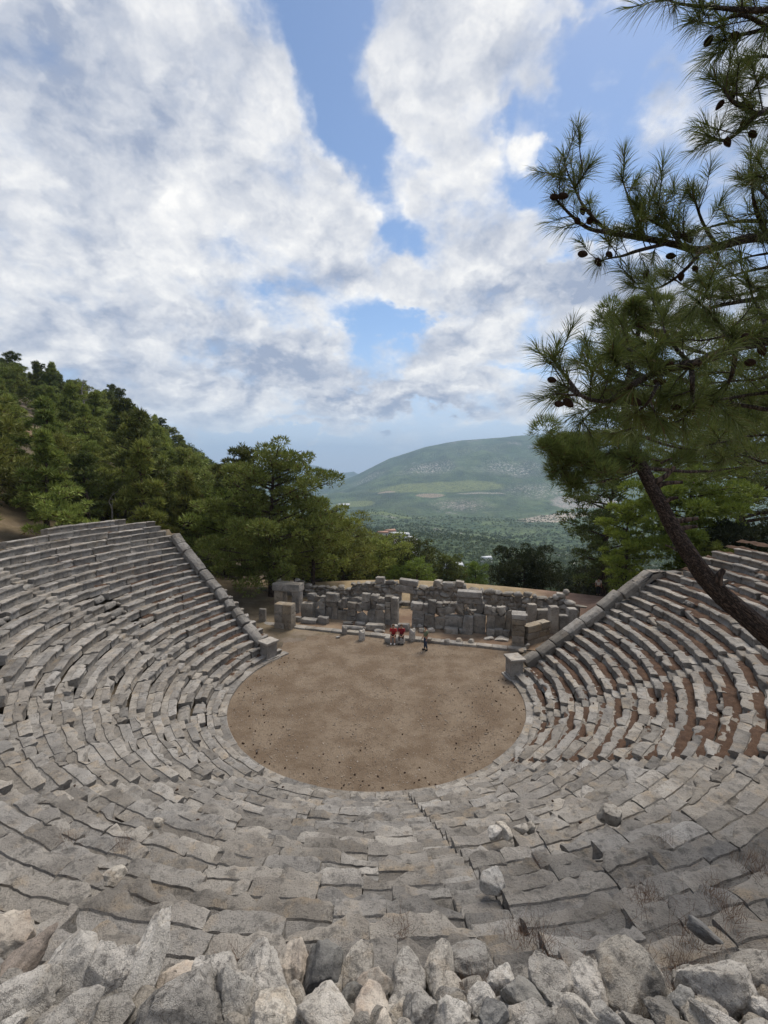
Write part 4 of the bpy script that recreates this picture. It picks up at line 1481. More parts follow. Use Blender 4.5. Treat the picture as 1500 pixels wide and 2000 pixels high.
# ------------------------------------------------------------------ boulders at the front edge
BOULD = [  # centre x, y, width, height, tilt, material, label
    (14, 1802, 80, 105, 35, 'rubtan', 'tan slanting slab at the left edge above the brown pointed stone'), (48, 1842, 125, 62, 30, 'rubbrown', 'brown pointed slab at the left edge, darkest warm-coloured stone of the rubble'),
    (118, 1888, 150, 125, 20, 'rubwhite', 'broad flat-faced pale boulder beside the brown slab'), (38, 1935, 140, 115, -10, 'rub', 'grey boulder with a dark underside at the left edge of the bottom row'),
    (210, 1890, 92, 140, 62, 'rub', 'thick grey boulder leaning between the broad pale one and the long splinter'), (266, 1900, 250, 76, 60, 'rubwhite', 'longest stone of the rubble, a pale splinter pointing up to the right'),
    (346, 1880, 80, 58, 20, 'rubtan', 'small cream stone wedged against the tip of the long splinter'), (408, 1892, 105, 110, 0, 'rub', 'rough grey boulder behind the cream stone'), (350, 1962, 185, 125, 8, 'rub', 'widest round grey boulder on the bottom edge, below the cream stone'),
    (142, 1975, 110, 90, 0, 'rubwhite', 'lumpy pale stone on the bottom edge between the left boulder and the splinter'), (15, 1992, 70, 40, 0, 'rubwhite', 'pale stone cut off by the bottom left corner'),
    (455, 1925, 80, 130, 80, 'rubwhite', 'smooth pale stone pressed against the left of the big pointed grey boulder'), (508, 1895, 115, 165, 75, 'rub', 'big pointed grey boulder with a dark right side'), (572, 1862, 70, 110, 70, 'rubtan', 'tan pointed stone between the pointed grey boulder and the dark boulder'),
    (624, 1872, 92, 118, 85, 'rubdark', 'dark grey smooth boulder, darkest of the upper row'), (542, 1972, 100, 105, 80, 'rubwhite', 'pale cone-shaped stone on the bottom edge'), (638, 1968, 110, 115, 10, 'rubwhite', 'rough white-veined stone on the bottom edge below the dark boulder'),
    (697, 1872, 72, 120, 85, 'rub', 'upright grey stone just right of the dark boulder'), (730, 1900, 70, 70, 30, 'rubtan', 'small cream angular stone below the upright grey stone'), (735, 1965, 90, 90, 60, 'rubtan', 'cream-grey stone on the bottom edge near the middle'),
    (790, 1885, 85, 120, 85, 'rub', 'tan-grey block with a sharp left edge beside the white upright stone'), (856, 1880, 62, 140, 88, 'rubwhite', 'white upright column-like stone in the middle of the rubble'), (905, 1850, 125, 85, 5, 'rubwhite', 'wide white block behind the white upright stone'),
    (818, 1965, 70, 80, 60, 'rubwhite', 'small cream stone on the bottom edge below the tan-grey block'), (882, 1972, 84, 75, 20, 'rubwhite', 'white round stone on the bottom edge below the white upright stone'), (940, 1922, 52, 62, 60, 'rubwhite', 'small white stone among dry grass left of the bluish stone'),
    (983, 1892, 62, 66, 20, 'rubwhite', 'pale knobbly stone above the bluish stone'), (1020, 1922, 76, 76, 30, 'rubdark', 'dark bluish angular stone beneath the slanted slab'), (1080, 1900, 92, 130, 110, 'rub', 'slanted grey-brown slab with streaks beside the bluish stone'),
    (965, 1972, 60, 66, 50, 'rubdark', 'small dark stone on the bottom edge, left of the grey rounded one'), (1040, 1978, 112, 72, 20, 'rub', 'grey rounded stone on the bottom edge below the slanted slab'), (1124, 1972, 90, 74, -20, 'rubwhite', 'white stone on the bottom edge right of the grey rounded one'),
    (1152, 1905, 80, 110, 120, 'rub', 'pale stone half covered by dry grass, left of the biggest white boulder'), (1235, 1892, 135, 168, 115, 'rubwhite', 'biggest white boulder, standing right of the middle with a cleft top'), (1190, 1978, 74, 56, 0, 'rubwhite', 'small pale stone on the bottom edge left of the flat white one'),
    (1250, 1990, 76, 42, 0, 'rubwhite', 'flat white stone on the bottom edge below the biggest white boulder'), (1400, 1905, 150, 110, 140, 'rub', 'jagged pale block right of the biggest white boulder, in dry grass'), (1392, 1966, 66, 50, 0, 'rub', 'small grey stone in dry grass below the jagged block'),
    (1330, 1930, 60, 60, 30, 'rubdark', 'small dark stone in dry grass between the white boulder and the jagged block'), (1425, 1996, 140, 46, 0, 'rub', 'long flat stone on the bottom edge at the right'), (1482, 1952, 60, 46, 0, 'rubwhite', 'pale stone at the right edge near the bottom corner'),
    (1376, 1806, 58, 32, -12, 'rubdark', 'dark wedge-shaped rock lying loose on a seat above the rubble'), (1470, 1880, 120, 90, 130, 'rub', 'large slab at the right edge above the bottom corner'), (690, 1925, 60, 60, 45, 'rubdark', 'small dark stone wedged under the upright grey stone'),
    (1295, 1965, 60, 60, 20, 'rub', 'grey stone on the bottom edge right of the flat white one')]
rk = np.random.default_rng(77)
for q, (x, y, w_, h_, tilt, mt, lab) in enumerate(BOULD):
    y = y + (28 if y < 1940 and y > 1825 else 14)
    h_ = h_ * .93
    P, k = slope(x, y + h_ * .06, .10 if y > 1825 else .08)
    dep = proj(P)[2]
    m_ = dep / F_PX
    # axes facing the viewer: the stone's broad side is turned up the sight line
    sx, sy = w_ * m_ * 1.04, h_ * m_ * .98
    if abs(tilt) > 55:
        pass
    v, f = rock((sx if abs(tilt) < 55 or sx > 2.2 * sy else sy, min(sx, sy) * rk.uniform(.75, 1.0), sy if abs(tilt) < 55 or sx > 2.2 * sy else sx), 300 + q, 5, 13, .30, .06)
    v = v @ rotm(-.75 + rk.normal(0, .1), 0, 0).T @ np.eye(3)
    vd = P - np.array([0, 0, CAMZ])
    vd = vd / np.linalg.norm(vd)
    rgt = np.cross(vd, [0, 0, 1.0])
    rgt /= np.linalg.norm(rgt)
    upv = np.cross(rgt, vd)
    t = R_(tilt)
    ax = rgt * math.cos(t) + upv * math.sin(t)
    ay = -rgt * math.sin(t) + upv * math.cos(t)
    v0, f = rock((sx if abs(tilt) < 55 or sx > 2.2 * sy else sy, min(sx, sy) * rk.uniform(.8, 1.05), sy if abs(tilt) < 55 or sx > 2.2 * sy else sx), 300 + q, 5, 13, .30, .06)
    v = v0[:, :1] * ax + v0[:, 1:2] * vd + v0[:, 2:] * ay
    stone_thing('boulder', v, f, M[mt], lab, 'boulder', 'rubble boulders along the front edge', P)
mb = MB()
for q in range(200):
    x, y = rk.uniform(-40, 1540), rk.uniform(1905, 2060)
    P, k = slope(x, y, -.02)
    s_ = rk.uniform(.12, .36)
    v, f = rock((s_ * 1.3, s_, s_ * .8), 5000 + q, 3, 7)
    mb.add(v @ rotm(*rk.uniform(-1, 1, 3)).T + P, f)
tag(mb.build('small_rubble', M['rub'], None, 40), 'small rubble packed between and under the boulders at the front edge', 'rubble', kind='stuff')
# loose stones lying on the seats
for (x, y, w_, mt, lab) in ((308, 1607, 22, 'rub', 'small pointed grey stone lying loose on a seat at the lower left'), (967, 1628, 30, 'rubwhite', 'white stone beside the stairs, left of the heap of white stones'), (985, 1626, 36, 'rubwhite', 'flat white stone in the middle of the heap right of the stairs'),
                            (1017, 1618, 30, 'rubwhite', 'round white stone in the heap right of the stairs'), (1036, 1614, 26, 'rubwhite', 'upright white stone at the right end of the heap by the stairs'), (962, 1723, 56, 'rubwhite', 'square white block standing on the edge of the stairs'), (225, 1712, 44, 'rubwhite', 'pale triangular stone in a dark hole at the lower left'),
                            (1190, 1590, 44, 'rubwhite', 'cracked white stone lying flat among the right-hand seats'), (590, 1200, 0, '', '')):
    if w_ == 0:
        continue
    P, k = slope(x, y, .06)
    m_ = proj(P)[2] / F_PX
    v, f = rock((w_ * m_, w_ * m_ * .8, w_ * m_ * .75), int(x), 4, 8)
    stone_thing('loose_stone', v @ rotm(0, 0, rk.uniform(0, 6)).T, f, M[mt], lab, 'stone', None, P)

# dry grass between the boulders and in the joints of the seats
M['drygrass'] = leaf_mat('dry_grass', (.10, .058, .036), (.21, .135, .085), None, .2)


def blades(mb, c, n, ln, wd, r, spread=.6, up=(0, 0, 1)):
    c = np.asarray(c)
    b = c + r.normal(0, 1, (n, 3)) * np.array([.07, .07, .01]) * spread * 2
    d = r.normal(0, spread, (n, 3)) + np.asarray(up)
    d /= np.linalg.norm(d, axis=1, keepdims=True)
    L = ln * r.uniform(.5, 1.2, (n, 1))
    sd = np.cross(d, r.normal(size=(n, 3)))
    sd /= np.linalg.norm(sd, axis=1, keepdims=True)
    V = np.stack([b - sd * wd, b + sd * wd, b + d * L], 1).reshape(-1, 3)
    mb.add(V, np.arange(3 * n).reshape(-1, 3))


mb = MB()
for (x, y, w_) in [(1040, 1840, 40), (1060, 1860, 40), (1150, 1930, 60), (1175, 1945, 50), (1300, 1960, 60), (1340, 1975, 70), (1420, 1960, 60), (1480, 1990, 50), (1330, 1920, 40), (1310, 1890, 30), (920, 1930, 40), (935, 1960, 40), (590, 1920, 30), (600, 1895, 20), (560, 1900, 20),
                   (460, 1880, 22), (160, 1920, 20), (170, 1945, 25), (1360, 1830, 50), (1440, 1790, 40), (1260, 1760, 30), (1380, 1750, 40), (1490, 1700, 40), (1250, 1770, 40), (1010, 1830, 30), (790, 1830, 20), (780, 1800, 14), (1470, 1685, 30), (1300, 1645, 16), (1050, 1690, 14), (240, 1655, 26), (130, 1645, 22), (1140, 1505, 20), (690, 1935, 20), (780, 1955, 20),
                   (1090, 1940, 25), (1240, 1990, 40), (1500, 1960, 40)]:
    for q in range(int(w_ / 5)):
        P, k = slope(x + rk.normal(0, w_ * .45), y + rk.normal(0, w_ * .3), -.05)
        blades(mb, P, 16, .30, .0022, rk, .5)
for q in range(110):
    kk = rk.integers(3, 19)
    P = pt(rrow(kk) + rk.uniform(.45, .62), rk.uniform(110, 250), RH * kk - .04)
    blades(mb, P, 12, .11, .002, rk, .6)
tag(mb.build('dry_grass', M['drygrass'], None), 'brown dry grass growing between boulders and in seat joints', 'dry grass', kind='stuff')

M['gravel'] = stone_mat('gravel_stone', (.24, .19, .145), (.40, .34, .28), (.13, .10, .075), (.33, .25, .17), 2.0, .5, .4, .02)
# gravel and fallen cones on the orchestra
mb = MB()
v1, f1 = ico(1)
for q in range(11000):
    a, R = rk.uniform(0, 360), 8.3 * math.sqrt(rk.random())
    y_ = 0
    P = pt(R, a, 0)
    if math.cos(R_(a)) > .5:
        P = pt(R * 1.25, a, 0)
    if R > 7.4 and 75 < a < 310:
        continue
    s_ = rk.choice([.012, .02, .03, .045], p=[.5, .33, .14, .03])
    vv = v1 * np.array([s_, s_ * rk.uniform(.6, 1), s_ * .55]) * rk.uniform(.75, 1.2, (len(v1), 1))
    mb.add(vv @ rotm(0, 0, rk.uniform(0, 6)).T + P + np.array([0, 0, .03]), f1)
tag(mb.build('gravel', M['gravel'], None), 'pale gravel scattered over the brown orchestra floor', 'gravel', kind='stuff')
mb = MB()
v2, f2 = ico(2)
M['cone'] = flat_mat('cone_scales', (.045, .026, .017), .8, .4, 60)
for q in range(150):
    a = rk.uniform(75, 310)
    R = R0 - abs(rk.normal(0, .9)) if rk.random() < .8 else 7.5 * math.sqrt(rk.random())
    if rk.random() < .12:
        kk = rk.integers(2, 16)
        P = pt(rrow(kk) + rk.uniform(.1, .5), a, RH * kk + .03)
    else:
        P = pt(R, a, .045)
    s_ = rk.uniform(.02, .036)
    mb.add((v2 * np.array([s_ * 1.4, s_, s_]) * (1 + .12 * np.sin(v2[:, :1] * 18) * np.cos(v2[:, 1:2] * 18))) @ rotm(0, 0, rk.uniform(0, 6)).T + P, f2)
tag(mb.build('fallen_cones', M['cone'], None), 'dark fallen pine cones strewn round the edge of the orchestra floor', 'pine cones', kind='stuff')
# ------------------------------------------------------------------ trees
def leaves(mb, C, N, ln, wd, r):
    """triangular leaf sprigs at C pointing along N"""
    n = len(C)
    d = N + r.normal(0, .45, (n, 3))
    d /= np.linalg.norm(d, axis=1, keepdims=True) + 1e-9
    s = np.cross(d, r.normal(size=(n, 3)))
    s /= np.linalg.norm(s, axis=1, keepdims=True) + 1e-9
    L = ln * r.uniform(.6, 1.4, (n, 1))
    W = wd * r.uniform(.6, 1.3, (n, 1))
    V = np.stack([C - s * W, C + s * W, C + d * L], 1).reshape(-1, 3)
    mb.add(V, np.arange(3 * n).reshape(-1, 3))


def clump_leaves(mb, cen, rad, n, ln, wd, r, up=.35):
    """a puff of foliage: leaves near the surface of an uneven ellipsoid, fuller above than below"""
    d = r.normal(size=(n, 3))
    d /= np.linalg.norm(d, axis=1, keepdims=True)
    d[:, 2] = np.where((d[:, 2] < -.2) & (r.random(n) < .6), -d[:, 2], d[:, 2])
    lump = 1 + .30 * pn(d * 2.2 + r.uniform(-40, 40, 3))
    q = r.uniform(.45, 1.0, (n, 1)) ** .45
    P = cen + d * rad * q * lump[:, None]
    leaves(mb, P, d + np.array([0, 0, up]), ln, wd, r)


def pine(seed, h, w_, nleaf, ln, wd, shape='round', bare=.22, lean=(0, 0), nl=20, flat=.6):
    r = np.random.default_rng(seed)
    tm, cm = MB(), MB()
    nz = 9
    zs = np.linspace(0, 1, nz)
    bend = np.stack([np.cumsum(r.normal(0, .012 * h, nz)) * zs + lean[0] * h * zs ** 1.5, np.cumsum(r.normal(0, .012 * h, nz)) * zs + lean[1] * h * zs ** 1.5, zs * h * .95], -1)
    bend[0, 2] = -.4
    tube(tm, bend, h * .022 * (1.15 - zs) + .02, 8)
    cl = []
    for q in range(nl):
        u = bare + (1 - bare) * (q + r.uniform(0, 1)) / nl
        if shape == 'round':
            env = math.sqrt(max(0.04, 1 - ((u - .5) / .58) ** 2))
        elif shape == 'cone':
            env = min(1.0, (1.06 - u) ** .8 * 1.15) * r.uniform(.7, 1.1)
        elif shape == 'umbrella':
            env = .45 + .75 * math.sin(math.pi * min(1, max(0, (u - .25) / .8)))
        else:
            env = .8 * math.sqrt(max(.05, 1 - ((u - .55) / .5) ** 2)) + .1
        a = q * 2.4 + r.normal(0, .5)
        L = w_ * .5 * env * r.uniform(.65, 1.12)
        b0 = np.array([np.interp(u * .95, zs * .95, bend[:, c]) for c in range(3)])
        rise = r.uniform(.05, .45) * L
        tip = b0 + np.array([math.cos(a) * L, math.sin(a) * L, rise])
        mid = (b0 + tip) / 2 + np.array([0, 0, r.uniform(-.06, .05) * L])
        tube(tm, spline([b0, mid, tip], 5), np.linspace(h * .008, h * .002, 5) + .006, 5)
        for t in np.linspace(.42, 1.0, max(2, int(L / (w_ * .13)))):
            c = b0 * (1 - t) ** 2 + 2 * mid * t * (1 - t) + tip * t * t
            c = c + r.normal(0, w_ * .03, 3)
            rd = w_ * r.uniform(.058, .115) * (.75 + .4 * env)
            cl.append((c, rd * np.array([1, 1, flat])))
    cl.append((bend[-1], w_ * .10 * np.array([1, 1, 1.1])))
    cl.append((bend[-2], w_ * .12 * np.array([1, 1, .8])))
    vol = np.array([c[1][0] ** 2 for c in cl])
    for (c, rd), v_ in zip(cl, vol / vol.sum()):
        clump_leaves(cm, c, rd, max(12, int(nleaf * v_)), ln, wd, r)
    return tm, cm


def make_tree(name, label, cat, seed, loc, h, w_, nleaf, ln, wd, mat, group=None, rz=0, **kw):
    root = empty(name, loc, rz)
    tag(root, label, cat, group)
    tm, cm = pine(seed, h, w_, nleaf, ln, wd, **kw)
    tm.build('trunk', M['bark'], root, 60)
    cm.build('crown', mat, root)
    return root


def gz(x, y):
    return float(ground(np.array([x]), np.array([y]))[0])


def at_top(px, py, Y):
    """ground point and height of a tree whose top shows at a pixel"""
    p = atY(px, py, Y)
    z = gz(p[0], p[1])
    return np.array([p[0], p[1], z - .1]), p[2] - z


TREES = [  # name, category, top x, top y, Y, width px, material, leaves, leaf length, shape, label, bare
    ('pine_tree', 'tree', 524, 872, 41, 225, 'pine', 42000, .21, 'round', 'biggest pine, rising over the left end of the stage ruins', .10),
    ('pine_tree', 'tree', 470, 866, 50, 105, 'pinedark', 12000, .26, 'slim', 'slender dark pine top sticking up just left of the biggest pine', .3),
    ('pine_tree', 'tree', 608, 975, 45, 150, 'pine', 16000, .22, 'round', 'broad pine whose low boughs hang over the rubble wall right of the biggest pine', .05),
    ('pine_tree', 'tree', 668, 1012, 52, 150, 'pine', 13000, .24, 'round', 'medium pine right of the biggest pine, above the back wall', .08),
    ('pine_tree', 'tree', 738, 1048, 58, 110, 'pine', 9000, .26, 'round', 'small pine at the end of the left tree group, below the white village', .08),
    ('pine_tree', 'tree', 800, 1052, 62, 110, 'pinedark', 10000, .27, 'round', 'dark rounded pine standing just right below the white village', .05),
    ('pine_tree', 'tree', 436, 962, 47, 150, 'pine', 14000, .24, 'round', 'light pine between the left parapet wall and the biggest pine', .05),
    ('pine_tree', 'tree', 372, 915, 56, 150, 'pine', 13000, .27, 'round', 'pine above the top end of the left parapet wall', .08),
    ('pine_tree', 'tree', 300, 925, 58, 150, 'pine', 12000, .28, 'round', 'pine behind the top rows of the left seating, by the bare dead branch', .08),
    ('pine_tree', 'tree', 95, 930, 46, 190, 'pinedark', 13000, .26, 'round', 'dark spreading pine behind the yellow grass at the left edge', .15),
    ('pine_tree', 'tree', 20, 905, 50, 150, 'pine', 10000, .28, 'round', 'pine cut by the left edge just above the bare earth patch', .15),
    ('pine_tree', 'tree', 200, 950, 52, 150, 'pine', 12000, .27, 'round', 'bushy pine directly behind the highest stone bench of the left seating', .08),
    ('shrub', 'shrub', 815, 1092, 57, 62, 'shrub', 4500, .18, 'round', 'yellow-green shrub on the bank behind the long flat slab', .0),
    ('shrub', 'shrub', 770, 1104, 56, 40, 'shrub', 2500, .16, 'round', 'small pale shrub on the bank left of the yellow-green one', .0),
    ('pine_tree', 'tree', 872, 1086, 64, 74, 'pinedark', 6000, .26, 'round', 'small dark tree behind the three blocks of the back wall', .05),
    ('shrub', 'shrub', 930, 1100, 66, 56, 'shrub', 3500, .24, 'round', 'light green bush left of the round dark oak', .0),
    ('oak_tree', 'tree', 1026, 1080, 50, 128, 'oak', 16000, .17, 'round', 'round nearly black oak on the bank behind the back wall', .0),
    ('shrub', 'shrub', 1128, 1118, 58, 110, 'oak', 7000, .22, 'round', 'low dark bush right of the round oak, left of the right parapet wall', .0),
    ('shrub', 'shrub', 1195, 1115, 50, 110, 'oak', 7000, .2, 'round', 'low dark bush behind the upper end of the right parapet wall', .0),
    ('pine_tree', 'tree', 1345, 918, 33, 215, 'pinebright', 26000, .19, 'cone2', 'bright yellow-green young pine behind the leaning trunk', .02),
    ('pine_tree', 'tree', 1228, 980, 34, 110, 'pinebright', 11000, .18, 'cone2', 'smaller bright green young pine left of the leaning trunk', .02),
    ('pine_tree', 'tree', 1190, 905, 43, 150, 'pinedark', 15000, .22, 'round', 'dark pine behind the smaller bright pine, right of the far valley', .06),
    ('pine_tree', 'tree', 1475, 740, 44, 300, 'pinedark', 26000, .22, 'umbrella', 'big dark pine with spreading boughs behind the right edge', .45),
    ('shrub', 'shrub', 1475, 1040, 30, 150, 'oak', 8000, .18, 'round', 'dark bush behind the top row of the right seating', .0),
    ('shrub', 'shrub', 1400, 1062, 29, 60, 'shrub', 4000, .14, 'round', 'light green shrub above the top row of the right seating', .0)]
for q, (nm, ct, px, py, Y, wp, mt, nl_, ln, shp, lab, bare) in enumerate(TREES):
    loc, h = at_top(px, py, Y)
    w_ = wp * Y / F_PX
    h = max(h, 1.0)
    make_tree(nm, lab, ct, 100 + q, tuple(loc), h, w_, int(nl_ * 1.15), ln * 1.35, ln * (.25 if mt != 'oak' else .4), M[mt], None, 0, shape=shp, bare=bare, nl=int(20 + w_ * 2.6), flat=.62 if mt != 'oak' else .9)

# pines on the hillside: a few builds, copied with their trunk and crown
protos = []
for q, (h, w_, mt, shp, bare) in enumerate([(10.5, 6.2, 'pine', 'cone', .15), (9, 6.6, 'pine', 'round', .15), (12.5, 5.6, 'pinedark', 'slim', .28), (10.5, 5.6, 'pine', 'cone', .2), (7.5, 5.8, 'pine', 'round', .1)]):
    protos.append(make_tree('pine_tree', 'green pine among the many crowded on the left hillside', 'tree', 400 + q, (0, 0, 0), h, w_, 8000, .46, .075, M[mt], 'pines crowded on the left hillside', 0, shape=shp, bare=bare, nl=22, flat=.5))
pts_ = []
rt = np.random.default_rng(3)
tries = 0
while len(pts_) < 290 and tries < 30000:
    tries += 1
    y = rt.uniform(24, 175)
    x = -rt.uniform(.12, 1.0) * y - 2
    R, a = pol(x, y)
    if R < 27 and a > 180 and a < 315:
        continue
    if a >= 300 or a < 60:
        if R < 30 and x > -14:
            continue
    if y < 52 and x > -20:
        continue
    u = x / y
    D_ = math.hypot(x, y)
    if u > -.30 and D_ > 120:
        continue
    if u > -.22 and D_ < 56:
        continue
    if fbm(np.array([x / 22., y / 22., 0.]), 3) > .30 and x < -40:
        continue
    if any(abs(x / y - q[0] / q[1]) < .045 and q[1] - 22 < y < q[1] + 6 for q in BARE):
        continue
    sp = 3.6 + D_ * .012
    if any((x - p[0]) ** 2 + (y - p[1]) ** 2 < sp * sp for p in pts_):
        continue
    pts_.append((x, y))
pts_.sort(key=lambda p: p[1])
for q, (x, y) in enumerate(pts_):
    k_ = int(rt.choice(5, p=[.28, .27, .13, .2, .12]))
    o = protos[k_] if not protos[k_].get('used_') else copy_tree(protos[k_])
    protos[k_]['used_'] = 1
    s_ = rt.uniform(.62, 1.12)
    o.location = (x, y, gz(x, y) - .2)
    o.rotation_euler = (rt.normal(0, .04), rt.normal(0, .04), rt.uniform(0, 6.28))
    o.scale = (s_, s_, s_ * rt.uniform(.9, 1.12))
for o in bpy.data.objects:
    if 'used_' in o:
        del o['used_']
# bare dead trees
for (px, py, Y, h, lab, sd) in ((163, 812, 80, 6.0, 'bare bleached dead tree leaning on the left hillside skyline', 3), (216, 1018, 42, 2.6, 'bare dead branch standing behind the top of the left seating', 4)):
    r = np.random.default_rng(sd)
    p = atY(px, py, Y)
    mb = MB()
    b0 = np.array([0, 0, -1.5])
    main = spline([b0, [.2, 0, h * .4], [-.1, .1, h * .7], [.5, 0, h]], 10)
    tube(mb, main, np.linspace(.16, .03, 10) * h / 5, 6)
    for q in range(7):
        c = main[3 + q % 6]
        dd = r.normal(0, .5, 3) + np.array([.5, 0, .3])
        tube(mb, spline([c, c + dd * h * .15, c + dd * h * .28 + np.array([0, 0, .15])], 5), np.linspace(.05, .012, 5) * h / 5, 5)
    o = mb.build('dead_tree', M['deadwood'], None, 60)
    o.location = p
    tag(o, lab, 'dead tree')

# woods in the valley, too many to count
mb = MB()
rf = np.random.default_rng(8)
n = 26000
u = rf.uniform(-.42, .95, n)
lg = np.exp(rf.uniform(np.log(72), np.log(1900), n))
yy = lg
xx = u * yy
keep = (np.hypot(xx - 1, yy - 45) > 24) & (hill(xx, yy) < 1.0) | (yy > 160)
keep &= ~((xx / yy > .03) & (xx / yy < .62) & (yy < 165))
xx, yy = xx[keep], yy[keep]
zz_ = hill(xx, yy)
nearby = yy < 330
for sel, nt_, lf, wf in ((nearby, 110, .85, .24), (~nearby & (yy < 800), 36, 1.5, .65), (yy >= 800, 12, 2.8, 1.5)):
    X, Y_, Z_ = xx[sel], yy[sel], zz_[sel]
    m_ = len(X)
    hh = rf.uniform(4.0, 9.5, m_)
    ww = hh * rf.uniform(.28, .42, m_)
    d = rf.normal(size=(m_, nt_, 3))
    d /= np.linalg.norm(d, axis=2, keepdims=True)
    d[..., 2] = np.where(d[..., 2] < -.1, -d[..., 2] * .7, d[..., 2])
    C = np.stack([X, Y_, Z_ + hh * .5], -1)[:, None] + d * np.stack([ww, ww, hh * .48], -1)[:, None] * rf.uniform(.6, 1, (m_, nt_, 1))
    leaves(mb, C.reshape(-1, 3), d.reshape(-1, 3) + np.array([0, 0, .3]), lf, wf, rf)
M['woods'] = leaf_mat('valley_woods', (.058, .084, .026), (.15, .185, .062), None, .15)
tag(mb.build('valley_woods', M['woods'], None), 'dense green woods filling the valley below the ruins', 'woods', kind='stuff')

# village on the spur across the valley
M['white'] = flat_mat('whitewash', (.72, .68, .62), .9, .08)
M['rooftile'] = flat_mat('roof_tiles', (.36, .22, .16), .9, .2)
M['roofgrey'] = flat_mat('roof_sheet', (.62, .63, .64), .6, .1)
M['pane'] = flat_mat('window_dark', (.05, .06, .07), .3, .1)
VIL = [(748, 1049, 430, 9, 'leftmost white house of the village, with a tiled roof', 'rooftile'), (762, 1046, 450, 10, 'white village house with the red upper floor, topmost of the village', 'rooftile'), (775, 1051, 440, 9, 'white village house in the middle of the row', 'roofgrey'),
       (788, 1053, 430, 10, 'long white village house under a pale roof', 'roofgrey'), (799, 1058, 420, 8, 'white village house low at the right of the row', 'roofgrey'), (808, 1060, 425, 6, 'rightmost and smallest white village house', 'roofgrey'),
       (884, 1122, 190, 8, 'pale shed roof among the trees left of the round dark oak', 'roofgrey'), (950, 1098, 330, 7, 'white roof among the woods above the round dark oak', 'roofgrey'), (672, 998, 2400, 60, 'long pale greenhouse far away in the left part of the valley', 'roofgrey')]
for q, (px, py, Y, w_, lab, rm) in enumerate(VIL):
    p = atY(px, py, Y)
    if 6 <= q < 8:
        p = hitg(px, py, 70)
        w_ = w_ * min(p[1], 900) / Y
    root = empty('house' if q < 6 else ('shed' if q < 8 else 'greenhouse'), tuple(p), rf.uniform(-.5, .5))
    tag(root, lab, 'house' if q < 6 else ('shed' if q < 8 else 'greenhouse'), 'white houses of the village' if q < 6 else None)
    dpt, hw, hr = w_ * .7, w_ * .45, w_ * .2
    base = gz(p[0], p[1]) - p[2] - 1
    mb = MB()
    x, y = w_ / 2, dpt / 2
    mb.add([(-x, -y, base), (x, -y, base), (x, y, base), (-x, y, base), (-x, -y, hw), (x, -y, hw), (x, y, hw), (-x, y, hw)], [[0, 1, 5, 4], [1, 2, 6, 5], [2, 3, 7, 6], [3, 0, 4, 7]])
    mb.build('wall', M['white'], root)
    mb = MB()
    e = .4
    mb.add([(-x - e, -y - e, hw - .02), (x + e, -y - e, hw - .02), (x + e, y + e, hw - .02), (-x - e, y + e, hw - .02), (-x - e, 0, hw + hr), (x + e, 0, hw + hr)], [[0, 1, 5, 4], [2, 3, 4, 5], [1, 2, 5], [3, 0, 4], [3, 2, 1, 0]])
    mb.build('roof', M[rm], root)
    if q < 6:
        for xx_ in (-.28, .28):
            mb = MB()
            v, f = sbox((w_ * .14, .2, w_ * .16), q, .02, 0, 0, 'l')
            mb.add(v + np.array([xx_ * w_, -y - .02, hw * .45]), f)
            mb.build('window', M['pane'], root)

# ------------------------------------------------------------------ leaning pine on the right
lean = empty('pine_tree', (9.6, 8.2, 5.6))
tag(lean, 'leaning pine with a dark ridged trunk rising from the right-hand seats', 'tree')
LO = np.array(lean.location)
TR = [np.array([9.7, 8.1, 5.4]), np.array([8.7, 8.3, 7.0]), atY(1545, 1285, 8.5), atY(1452, 1200, 8.7), atY(1385, 1135, 8.9), atY(1322, 1045, 9.3), atY(1285, 975, 9.6), atY(1255, 915, 9.9), atY(1232, 855, 10.2), atY(1222, 790, 10.5), atY(1235, 700, 10.8), atY(1250, 640, 11.0)]
tw = np.array([.34, .30, .26, .225, .20, .17, .155, .14, .12, .10, .07, .04]) * .84
path = spline(TR, 120)
rad = np.interp(np.linspace(0, 11, 120), np.arange(12), tw)
mb = MB()
nseg = 56
T = np.gradient(path, axis=0)
T /= np.linalg.norm(T, axis=1, keepdims=True)
A = np.cross(T, [0, 1, 0.0])
A /= np.linalg.norm(A, axis=1, keepdims=True)
B = np.cross(T, A)
th = np.linspace(0, 2 * np.pi, nseg, endpoint=False)
ridge = np.array([[1 + .11 * pn(np.array([math.cos(t) * 2.2 + 3, math.sin(t) * 2.2, q * .16])) - .20 * max(0, .35 - abs(pn(np.array([math.cos(t) * 4.5, math.sin(t) * 4.5, q * .22 + 9])))) + .04 * pn(np.array([math.cos(t) * 9, math.sin(t) * 9, q * .6])) for t in th] for q in range(120)])
V = path[:, None] + (rad[:, None] * ridge)[..., None] * (np.cos(th)[None, :, None] * A[:, None] + np.sin(th)[None, :, None] * B[:, None]) - LO
i = np.arange(119)[:, None] * nseg
j = np.arange(nseg)[None]
mb.add(V.reshape(-1, 3), np.stack([i + j, i + (j + 1) % nseg, i + nseg + (j + 1) % nseg, i + nseg + j], -1).reshape(-1, 4))
mb.build('trunk', M['barklean'], lean, 180)
rl = np.random.default_rng(14)
